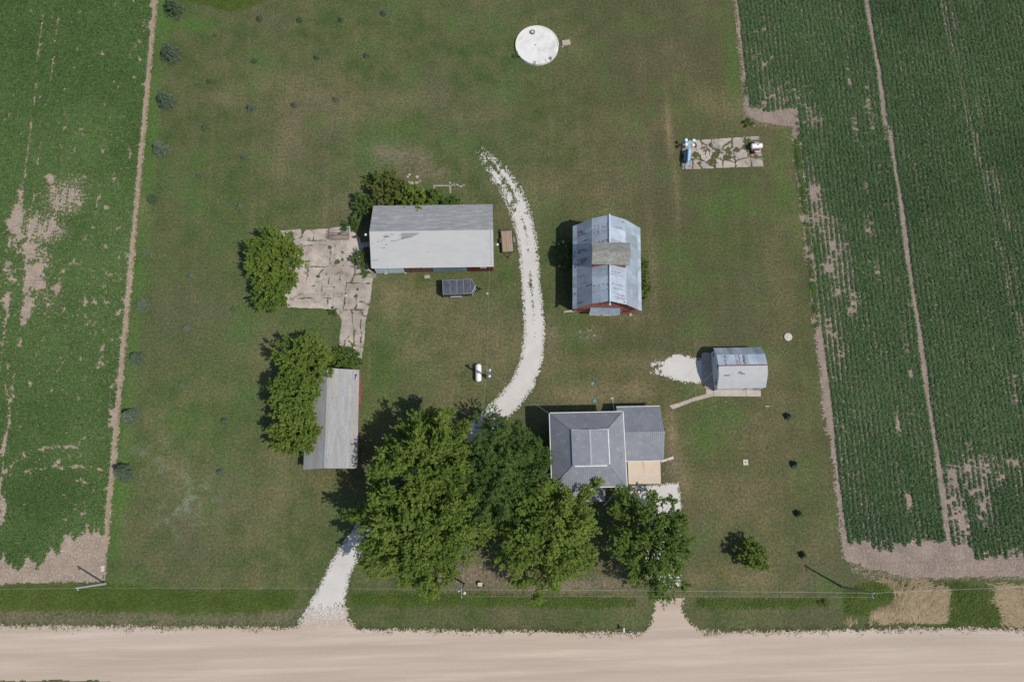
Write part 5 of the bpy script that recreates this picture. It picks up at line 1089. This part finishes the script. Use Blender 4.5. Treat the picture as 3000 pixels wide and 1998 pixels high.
# propane tank
Pn = thing('propane_tank', 'long white propane tank lying on the lawn by the light pole', 'tank', (-2.32, 22.62, 0))
m_gloss = M('white_tank_paint', (.86, .86, .85), (.80, .80, .80), scale=2, rough=.35, spec=.5)
mb = MB(); L2, r = 1.42, .47
pr_ = [(r * math.sin(a), -L2 + r * .8 * (1 - math.cos(a)) ) for a in np.linspace(0.0, math.pi / 2, 7)] + [(r * math.cos(a), L2 - r * .8 + r * .8 * math.sin(a)) for a in np.linspace(0, math.pi / 2, 7)]
mb.lathe([(max(q[0], 1e-3), q[1]) for q in pr_], (-2.32, 22.62, .82), 28, 'y'); mb.build('tank_shell', m_gloss, Pn, smooth=True)
mb = MB(); mb.lathe([(.17, 0), (.18, .16), (.12, .24), (.01, .26)], (-2.32, 22.55, 1.24), 16); mb.build('valve_dome', M('grey_dome', (.45, .50, .50), None, rough=.4), Pn, smooth=True)
for y in (21.9, 23.35):
    mb = MB(); mb.box(-2.62, -2.02, y - .06, y + .06, 0, .45); mb.build('leg', m_steel, Pn)

# light pole beside the tank
bp = G(1428.3, 1108.2)
LP = thing('light_pole', 'grey wooden service pole with meter box and lamp beside the propane tank', 'pole', (bp[0], bp[1], 0))
mb = MB(); mb.tube((bp[0], bp[1], 0), (bp[0], bp[1], 6.6), .16, .12, 10); mb.build('pole', m_pole, LP)
mb = MB(); mb.path([(bp[0] + .2, bp[1], .6), (bp[0] + .19, bp[1], 6.5), (bp[0] + .25, bp[1] + .1, 6.75)], .05, 6); mb.build('conduit', m_steel, LP)
mb = MB(); mb.box(bp[0] + .16, bp[0] + .52, bp[1] - .15, bp[1] + .15, 1.3, 1.9); mb.build('meter_box', m_white, LP)
mb = MB(); mb.tube((bp[0], bp[1], 6.3), (bp[0] + .35, bp[1] + .05, 6.5), .03); mb.build('lamp_arm', m_steel, LP)
mb = MB(); mb.lathe([(.15, 6.35), (.20, 6.45), (.12, 6.58), (.02, 6.62)], (bp[0] + .42, bp[1] + .05, 0), 12); mb.build('lamp_head', m_whitemetal, LP)

# utility poles and wires
def upole(label, base, h, arm, extra=None, lean=(0, 0), col=m_pole):
    b = G(*base); t = thing('utility_pole', label, 'utility pole', (b[0], b[1], 0), 'utility poles along the road')
    mb = MB(); mb.tube((b[0], b[1], 0), (b[0] + lean[0], b[1] + lean[1], h), .16, .11, 10); mb.build('pole', col, t)
    x, y = b[0] + lean[0], b[1] + lean[1]
    mb = MB(); mb.box(x - .05, x + .05, y - arm, y + arm * .3, h - .55, h - .45); mb.build('crossarm', m_pole, t)
    for k, (yy, zz) in enumerate(((y, h), (y - arm + .08, h - .45))):
        mb = MB(); mb.lathe([(.03, zz), (.07, zz + .06), (.05, zz + .12), (.07, zz + .18), (.02, zz + .22)], (x, yy, 0), 8); mb.build('insulator', m_whitemetal, t)
    return t, (x, y)
p1, a1 = upole('pale utility pole at the lower left, leaning left over the bare field corner', (308, 1709), 7.9, .35, col=M('pale_pole', (.55, .58, .60), (.48, .50, .52), scale=3))
p3, a3 = upole('dark utility pole at the lower right where the mown lawn ends', (2467, 1719), 10.0, .75)
p2, a2 = upole('utility pole with transformer in front of the maples', (1360.4, 1709.7), 10.0, 1.1)
mb = MB(); mb.lathe([(.20, 8.0), (.22, 8.05), (.22, 8.85), (.19, 8.93), (.03, 8.98)], (a2[0] + .35, a2[1] - .55, 0), 14); mb.build('transformer', M('transformer_grey', (.62, .57, .54), None, rough=.5), p2)
mb = MB(); mb.lathe([(.05, 8.98), (.06, 9.2), (.02, 9.3)], (a2[0] + .35, a2[1] - .55, 0), 8); mb.tube((a2[0] - .35, a2[1] - .25, 9.3), (a2[0], a2[1] - .2, 9.1), .035); mb.lathe([(.03, 9.2), (.12, 9.3), (.12, 9.5), (.03, 9.6)], (a2[0] - .4, a2[1] - .25, 0), 8); mb.build('fuse_cutout', m_whitemetal, p2)
m_wire = M('aluminium_wire', (.42, .42, .42), None, rough=.5)
def wire(label, p, q, sag, r=.012, group=None):
    mb = MB(); pts = []
    for t in np.linspace(0, 1, 17): pts.append(tuple(np.array(p) * (1 - t) + np.array(q) * t - np.array([0, 0, 4 * sag * t * (1 - t)])))
    mb.path(pts, r, 4); o = mb.build('overhead_wire', m_wire); setp(o, label, 'wire', group)
wire('power line running left out of frame from the lower left pole', (-170, a1[1] + 1.0, 8.3), (a1[0], a1[1], 8.1), 1.0)
wire('power line across the left lawn between the pale pole and the transformer pole', (a1[0], a1[1], 8.1), (a2[0], a2[1], 10.2), .9, .009)
wire('upper wire of the pair between the transformer pole and the right pole', (a2[0], a2[1], 10.2), (a3[0], a3[1], 10.2), .7, .013)
wire('lower neutral wire of the pair right of the transformer pole', (a2[0], a2[1] - .95, 9.6), (a3[0], a3[1] - .6, 9.6), .8, .010)
wire('power line running right out of frame from the right pole', (a3[0], a3[1], 10.2), (180, a3[1] + 1.5, 10.2), 1.2, .015)
wire('service wire from the light pole to the big shed', (bp[0], bp[1], 6.5), (-.1, 44, 5.7), .5, .008)
wire('service wire from the light pole to the farmhouse', (bp[0], bp[1], 6.5), (8.3, 15.2, 6.0), .3, .012)
wire('service wire dropping from the light pole toward the transformer pole', (bp[0], bp[1], 6.5), (a2[0], a2[1], 9.0), .5, .012)
wire('service wire from the house wing to the garage', (25.0, 14.0, 3.9), (34.4, 22.3, 4.0), .3, .011)

# white concrete disc with rim
cc = G(1573.2, 136.3); m_pad = M('white_concrete', (.76, .745, .715), (.68, .66, .62), scale=1.0, detail=5, c3=(.56, .53, .48), s3=.55, t3=(.54, .74), grain=.05)
D = thing('cistern_slab', 'large round white concrete slab with a raised rim on the upper lawn', 'concrete slab', (cc[0], cc[1], 0))
mb = MB(); mb.lathe([(3.72, 0), (3.72, .30), (3.45, .36), (.02, .42)], (cc[0], cc[1], 0), 64); mb.build('slab', m_pad, D)
mb = MB(); n = 64
for i in range(n):
    a0, a1_ = 2 * math.pi * i / n, 2 * math.pi * (i + 1) / n; dg = math.degrees(a0)
    if 336 < dg < 349 or 205 < dg < 216: continue
    mb.add([(cc[0] + rr * math.cos(a), cc[1] + rr * math.sin(a), z) for a in (a0, a1_) for rr, z in ((3.52, .3), (3.56, .44), (3.74, .44), (3.78, 0))], [(0, 4, 5, 1), (1, 5, 6, 2), (2, 6, 7, 3)])
mb.build('rim', m_pad, D)
c = G(1480 + 787 / 9.8, 60 + 325 / 9.8, .7); m_dkring = M('stained_ring', (.16, .145, .14), (.11, .10, .10), scale=4)
mb = MB(); mb.lathe([(.40, .40), (.42, .62), (.36, .68), (.27, .68), (.25, .45)], (c[0], c[1], 0), 24); mb.build('riser_ring', m_dkring, D)
mb = MB(); mb.lathe([(.24, .42), (.24, .60), (.01, .62)], (c[0], c[1], 0), 20); mb.build('riser_lid', m_pad, D)
q = [(1205, 1125), (1290, 1050), (1342, 1060), (1335, 1140), (1290, 1165)]; q = [G(1480 + x / 9.8, 60 + y / 9.8, .42) for x, y in q]
mb = MB(); mb.plate([(p[0], p[1], .47) for p in q][::-1], .06); mb.build('grate_shadow', M('grate_shadow_grey', (.24, .23, .25), (.16, .16, .18), scale=6), D)  # dark flat plate, grate and its shadow painted as one shape
c = G(1480 + 1218 / 9.8, 60 + 1160 / 9.8, .42); mb = MB(); mb.lathe([(.34, .40), (.34, .50), (.30, .52), (.01, .52)], (c[0], c[1], 0), 20); mb.build('hatch_cover', m_pad, D)
c = G(1480 + 850 / 9.8, 60 + 1225 / 9.8, .4); mb = MB(); mb.box(c[0] - .2, c[0] + .2, c[1] - .3, c[1] + .3, .36, .5); mb.build('marker_block', m_stone, D)
c = G(1480 + 890 / 9.8, 60 + 720 / 9.8, .45); tree('weed', 'small green weed growing from the centre of the white disc', (1480 + 890 / 9.8) / K, (60 + 715 / 9.8) / K, .15, .2, .5, m_weed, 40, 60, base=.6, nl=3, tuft=.1, leaf=.05, cat='weed', ph=.4)
q = [G(1480 + x / 9.8, 60 + y / 9.8, .2) for x, y in [(1625, 592), (1858, 555), (1878, 697), (1655, 735)]]
mb = MB(); mb.plate([(p[0], p[1], .25) for p in q][::-1], .25); o = mb.build('concrete_slab', m_path); setp(o, 'small rectangular concrete slab just right of the white disc', 'slab')
c = G(1480 + 1642 / 9.8, 60 + 765 / 9.8); rocks('pale_stone', [(c[0], c[1])], .16, 'tiny pale stone below the small rectangular slab', 'stone')

# well cap, septic lids, blocks
c = Q(1811, 775); t = thing('well_cap', 'round pale concrete well cap with inner lid on the right lawn', 'well cap', (c[0], c[1], 0)); m_wc = M('pale_concrete', (.60, .54, .46), (.52, .46, .40), scale=3, grain=.06)
mb = MB(); mb.lathe([(.64, 0), (.64, .2), (.58, .24), (.30, .24), (.29, .235)], (c[0], c[1], 0), 28); mb.build('ring', m_wc, t)
mb = MB(); mb.lathe([(.26, .20), (.26, .30), (.22, .33), (.01, .33)], (c[0], c[1], 0), 20); mb.build('lid', m_wc, t)
m_teal = M('teal_plastic', (.12, .28, .32), (.09, .22, .26), scale=5, rough=.5)
for (px, py), lb in (((1361.5, 881), 'round teal septic lid in dry grass, upper of two above the house'), ((1366, 921), 'round teal septic lid just above the house roof, lower of two')):
    c = Q(px, py); mb = MB(); mb.lathe([(.30, 0), (.30, .08), (.24, .12), (.06, .16), (.01, .16)], (c[0], c[1], 0), 20); o = mb.build('septic_lid', m_teal); setp(o, lb, 'lid', 'teal septic lids')
c = Q(1713.5, 1062.5); t = thing('concrete_pedestal', 'square pale concrete pad with a rusty centre alone on the right lawn', 'concrete pad', (c[0], c[1], 0))
mb = MB(); mb.box(c[0] - .36, c[0] + .38, c[1] - .42, c[1] + .42, 0, .12); mb.build('pad', m_wc, t); mb = MB(); mb.lathe([(.12, .12), (.10, .2), (.01, .21)], (c[0], c[1], 0), 10); mb.build('centre_cap', m_rust, t)
for q, lb in (([(1718, 820), (1795, 795), (1802, 820), (1725, 846)], 'pale stepping slab touching the lower right corner of the house wing'), ([(1800, 790), (1865, 770), (1873, 798), (1808, 821)], 'pale stepping slab, the one farther from the house wing')):
    p = [G(1520 + x / h4, 1150 + y / h4) for x, y in q]; mb = MB(); mb.plate([(a[0], a[1], .10) for a in p][::-1], .1); o = mb.build('stepping_slab', m_wc); setp(o, lb, 'slab', 'stepping slabs')
c = G(1406.5, 1711, .5); t = thing('telecom_pedestal', 'low beige utility box at the lawn edge below the maples', 'utility box', (c[0], c[1], 0))
mb = MB(); mb.box(c[0] - .30, c[0] + .30, c[1] - .22, c[1] + .22, 0, .6); mb.build('cabinet', m_wc, t); mb = MB(); mb.box(c[0] - .33, c[0] + .33, c[1] - .25, c[1] + .25, .602, .66); mb.build('lid', m_wc, t)
c = G(1421, 1717); t = thing('marker_post', 'small orange-red marker beside the beige utility box', 'marker', (c[0], c[1], 0)); m_or = M('orange_plastic', (.62, .10, .03), None, rough=.5)
mb = MB(); mb.tube((c[0], c[1], 0), (c[0], c[1], .9), .05, .05, 8); mb.build('post', m_white, t); mb = MB(); mb.lathe([(.12, .5), (.12, .9), (.05, .95)], (c[0], c[1] - .02, 0), 10); mb.build('sleeve', m_or, t)
# mailbox at the road
c = G(1824, 1842); t = thing('mailbox', 'white mailbox on a post at the edge of the gravel road', 'mailbox', (c[0], c[1], 0))
mb = MB(); mb.tube((c[0], c[1] + .12, 0), (c[0], c[1] + .12, 1.05), .06, .06, 8); mb.build('post', m_white, t)
mb = MB(); vs = []; n = 9
for y in (c[1] - .32, c[1] + .28):
    for i in range(n): a = math.pi * i / (n - 1); vs.append((c[0] + .14 * math.cos(a), y, 1.2 + .12 * math.sin(a)))
    vs += [(c[0] - .14, y, 1.06), (c[0] + .14, y, 1.06)]
m_ = n + 2; mb.add(vs, [(i, (i + 1) % m_, m_ + (i + 1) % m_, m_ + i) for i in range(m_)] + [tuple(range(m_)), tuple(reversed(range(m_, 2 * m_)))]); mb.build('box', m_whitemetal, t)
mb = MB(); mb.box(c[0] + .145, c[0] + .165, c[1] - .1, c[1] + .05, 1.2, 1.42); mb.build('flag', m_or, t)
rocks('white_rock', [tuple(G(300, 1660)[:2]), tuple(G(301, 1669)[:2])], .42, ['larger white rock at the corner of the west field, above the pale pole', 'smaller white rock just below the larger one at the field corner'], 'rock', 'white rocks at the field corner', zs=.5, seed=8, mat=m_wc)

# blue portable light tower on the broken pad
c0 = G(1950 + 905 / 14.25, 390 + 900 / 14.25); LT = thing('light_tower', 'light blue towable light tower with four lamp heads on the cracked pad', 'light tower', (32.95, 58.75, 0), rz=rad(-8))
m_lb = M('light_blue_paint', (.30, .52, .68), (.40, .60, .74), scale=3, rough=.4, spec=.5); m_db = M('dark_blue_panel', (.05, .085, .13), (.08, .12, .17), scale=4, rough=.4); m_lamp = M('lamp_glass', (.70, .80, .84), None, rough=.2)
mb = MB(); mb.plate([(-.15, -1.0, 1.35), (.48, -1.0, 1.25), (.48, 1.0, 1.25), (-.15, 1.0, 1.35)], .8); mb.build('cabinet', m_lb, LT, local=True)
mb = MB(); mb.plate([(-.58, -.92, .95), (-.155, -1.0, 1.33), (-.155, 1.0, 1.33), (-.58, .92, .95)], .45); mb.build('open_hood', m_db, LT, local=True)
mb = MB(); mb.box(-.6, .5, -1.05, 1.1, .42, .52); mb.build('chassis', m_db, LT, local=True)
mb = MB(); mb.box(-.02, .14, -2.1, 2.4, 1.52, 1.68); mb.box(.0, .12, -1.2, -1.02, .5, 1.5); mb.build('mast', m_lb, LT, local=True)
for (x, y) in ((-.62, 2.15), (.66, 2.25), (-.55, 1.35), (.62, 1.42)):
    mb = MB(); mb.lathe([(.10, 1.95), (.27, 1.98), (.29, 2.1), (.22, 2.22), (.02, 2.26)], (x, y, 0), 14); w = mb.build('lamp_head', m_lamp, LT, local=True)
    mb = MB(); mb.tube((x, y, 1.9), (.06 + (.1 if x > 0 else -.1), y + (1.8 - y) * .9, 1.72), .05, .05, 6); mb.build('bracket', m_lb, w, local=True)
mb = MB(); mb.box(-.62, .68, 1.7, 1.86, 1.70, 1.80); mb.build('lamp_bar', m_lb, LT, local=True)
for s in (-1, 1):
    mb = MB(); mb.lathe([(.12, -.09), (.29, -.09), (.32, -.04), (.32, .04), (.29, .09), (.12, .09)], (s * .62, .1, .32), 16, 'x'); mb.build('wheel', m_black, LT, local=True)
mb = MB(); mb.tube((.2, -1.0, .5), (.12, -2.1, .5), .06); mb.tube((.12, -2.1, .5), (.12, -2.1, 0), .04); mb.build('drawbar', m_lb, LT, local=True)
mb = MB(); mb.tube((-.25, -1.0, .48), (-.08, -2.2, .1), .04); mb.lathe([(.07, 0), (.07, .1)], (-.08, -2.2, 0), 8); mb.build('jack_leg', m_db, LT, local=True)

# small white tank sprayer
c = G(2217.4, 427.5, 1.1); SP = thing('tank_sprayer', 'small towable sprayer with a white plastic tank on the cracked pad', 'sprayer', (c[0], c[1], 0), rz=rad(3))
mb = MB(); mb.lathe([(.30, -.92), (.42, -.86), (.455, -.70), (.455, -.45), (.47, -.44), (.47, -.38), (.455, -.37), (.455, .40), (.47, .41), (.47, .47), (.455, .48), (.455, .72), (.42, .86), (.30, .92)], (0, 0, 1.0), 28, 'x'); mb.build('tank', m_gloss, SP, local=True, smooth=False)
mb = MB()
for x in (-.41, .44): mb.lathe([(.485, x - .025), (.485, x + .025)], (0, 0, 1.0), 28, 'x')
mb.build('strap', m_steel, SP, local=True)
mb = MB(); mb.lathe([(.12, 1.44), (.12, 1.52), (.01, 1.54)], (.08, .02, 0), 14); mb.build('filler_cap', m_black, SP, local=True)
mb = MB(); mb.box(-.75, .6, -.62, .62, .38, .46); mb.tube((-.2, -.6, .42), (-.05, -2.0, .4), .045); mb.box(-.5, .55, -.72, -.62, .5, .7); mb.build('frame', M('rusty_red_frame', (.28, .07, .05), (.20, .05, .04), scale=4), SP, local=True)
for (x, y) in ((-.45, .78), (-.45, -.85)):
    mb = MB(); mb.lathe([(.15, -.1), (.38, -.1), (.42, -.04), (.42, .04), (.38, .1), (.15, .1)], (x, y, .42), 18, 'y'); mb.build('wheel', m_black, SP, local=True)
mb = MB(); mb.box(-.35, .1, -1.0, -.8, .6, .85); mb.tube((-.4, -.95, .8), (.5, -.9, .85), .04); mb.build('pump', m_steel, SP, local=True)

# rusty hay rake on the yard
c = G(996, 692); HR = thing('hay_rake', 'old rusty dump rake with spoked wheels on the concrete yard', 'farm implement', (c[0], c[1], 0))
m_hr = M('dark_rust_iron', (.12, .085, .065), (.20, .15, .12), scale=5)
for s in (-1.65, 1.55):
    mb = MB(); r = .68; pts = [(c[0] + s + .25 * math.sin(a) * .4, c[1] + r * math.cos(a), .68 + r * math.sin(a)) for a in np.linspace(0, 2 * math.pi, 25)]; mb.path(pts, .035, 5)
    for a in np.linspace(0, 2 * math.pi, 11)[:-1]: mb.tube((c[0] + s, c[1], .68), (c[0] + s + .1 * math.sin(a), c[1] + r * math.cos(a), .68 + r * math.sin(a)), .014, .014, 4)
    mb.build('wheel', m_hr, HR)
mb = MB(); mb.tube((c[0] - 1.65, c[1], .68), (c[0] + 1.55, c[1], .68), .05); mb.tube((c[0] - 1.5, c[1] + .25, .8), (c[0] + 1.4, c[1] + .25, .8), .04); mb.tube((c[0] + .4, c[1], .7), (c[0] + .9, c[1] + 1.2, .5), .05); mb.tube((c[0], c[1], .7), (c[0] + .9, c[1] + 1.2, .5), .04); mb.build('frame', m_hr, HR)
for k in range(16):
    x = c[0] - 1.4 + k * .185; mb = MB(); mb.path([(x, c[1], .75), (x, c[1] - .45, 1.0), (x, c[1] - .8, .7), (x, c[1] - .7, .15), (x, c[1] - .45, .05)], .018, 4); mb.build('tine', m_hr, HR)
mb = MB(); mb.lathe([(.16, 0), (.2, .03), (.2, .06), (.02, .08)], (c[0] + .35, c[1] + .1, 1.0), 10); mb.tube((c[0] + .35, c[1] + .1, .7), (c[0] + .35, c[1] + .1, 1.0), .025); mb.build('seat', m_hr, HR)
c = G(1021, 674); t = thing('white_pump_box', 'small white metal cabinet under the bush at the top of the concrete yard', 'cabinet', (c[0], c[1], 0))
mb = MB(); mb.box(c[0] - .3, c[0] + .3, c[1] - .25, c[1] + .25, 0, .8); mb.build('cabinet', m_white, t); mb = MB(); mb.box(c[0] - .33, c[0] + .33, c[1] - .28, c[1] + .28, .802, .85); mb.build('lid', m_whitemetal, t)
c = G(1037, 695); rocks('dark_clod', [(c[0], c[1])], .3, 'dark lump on the concrete between the hay rake and the shed', 'clod', mat=m_bark)
c = G(1012.5, 866.5); rocks('pale_stone', [(c[0], c[1])], .25, 'pale round stone on a crack in the middle of the concrete yard', 'stone')
for k, (px, lb) in enumerate(((1068, 'left white lattice panel in the shade by the left shed wall'), (1082, 'right white lattice panel touching the left shed wall'))):
    c = G(px, 717, .3); t = thing('trellis', lb, 'trellis', (c[0], c[1], 0), 'lattice panels by the shed'); mb = MB()
    for i in range(6): mb.box(c[0] - .38 + i * .14, c[0] - .35 + i * .14, c[1] - .4, c[1] + .4, .3, .32); mb.box(c[0] - .4, c[0] + .38, c[1] - .38 + i * .14, c[1] - .35 + i * .14, .322, .34)
    mb.build('lattice', m_white, t); mb = MB(); mb.tube((c[0] - .3, c[1], 0), (c[0] - .3, c[1], .3), .03); mb.tube((c[0] + .3, c[1], 0), (c[0] + .3, c[1], .3), .03); mb.build('stand', m_pole, t)

# rubble and old foundation behind the shed
zf = lambda x, y: tuple(G(1000 + x / 4.71, 440 + y / 4.71)[:2])
rl = ['upright grey boulder beside the olive-green tree', 'pale rounded boulder next to the upright one', 'rough stone below the two boulders', 'flat stone beside the largest pinkish slab chunk', 'largest pinkish slab chunk of the rubble behind the shed', 'small stone above the pinkish chunk', 'pale stone at the lower tip of the rubble']
rocks('boulder', [zf(940, 345), zf(908, 375), zf(930, 445), zf(1035, 455), zf(1078, 430), zf(1042, 375), zf(975, 460)], .30, rl, 'rock', 'rubble behind the big shed', zs=.9, seed=12)
rocks('rubble_stone', [zf(1500 + i * 24 + g.normal() * 6, 485 + g.normal() * 12) for i in range(9)], .2, 'pale broken stone in the short row at the end of the old foundation', 'stone', 'pale stones ending the old foundation wall', zs=.4, seed=13)
mb = MB()
for a, b in (((1270, 495), (1500, 495)), ((1270, 495), (1285, 530)), ((1500, 500), (1505, 600))):
    p, q = np.array(zf(*a)), np.array(zf(*b)); d = (q - p) / np.linalg.norm(q - p); n_ = np.array([-d[1], d[0]]) * .11
    mb.plate([(*(p - n_), .08), (*(q - n_), .08), (*(q + n_), .08), (*(p + n_), .08)], .08)
o = mb.build('old_foundation', m_stone); setp(o, 'thin remains of a concrete foundation wall behind the big shed', 'foundation')
rocks('pale_stone', [zf(450, 655)], .3, 'single pale stone in the dark bush off the upper left corner of the shed', 'stone', zs=2)
rocks('pale_stone', [zf(360, 463)], .2, 'pale stone under the low bush left of the olive-green tree', 'stone')
gg = np.random.default_rng(5)
rocks('dirt_clod', [tuple(Q(1345 + gg.uniform(-14, 30), 762 + gg.uniform(-8, 14))[:2]) for _ in range(7)], .13, 'small tan clod of rubble scattered on the lawn below the barn', 'clod', 'clods below the barn', zs=.4, seed=14)
rocks('white_chip', [tuple(G(*p)[:2]) for p in ((2126, 1177), (2004, 1394), (1944, 1389))], .09, ['tiny white speck on the lawn below the garage walk', 'tiny white speck right of the patio', 'tiny white speck closer to the patio slab'], 'stone', zs=.5, seed=15)
c = G(1880 + 1520 / 4.127, 980 + 868 / 4.127); mb = MB(); mb.box(c[0] - .3, c[0] + .3, c[1] - .06, c[1] + .06, 0, .05); o = mb.build('loose_board', m_wc); setp(o, 'short pale board on the lawn below the right end of the garage walk', 'board')
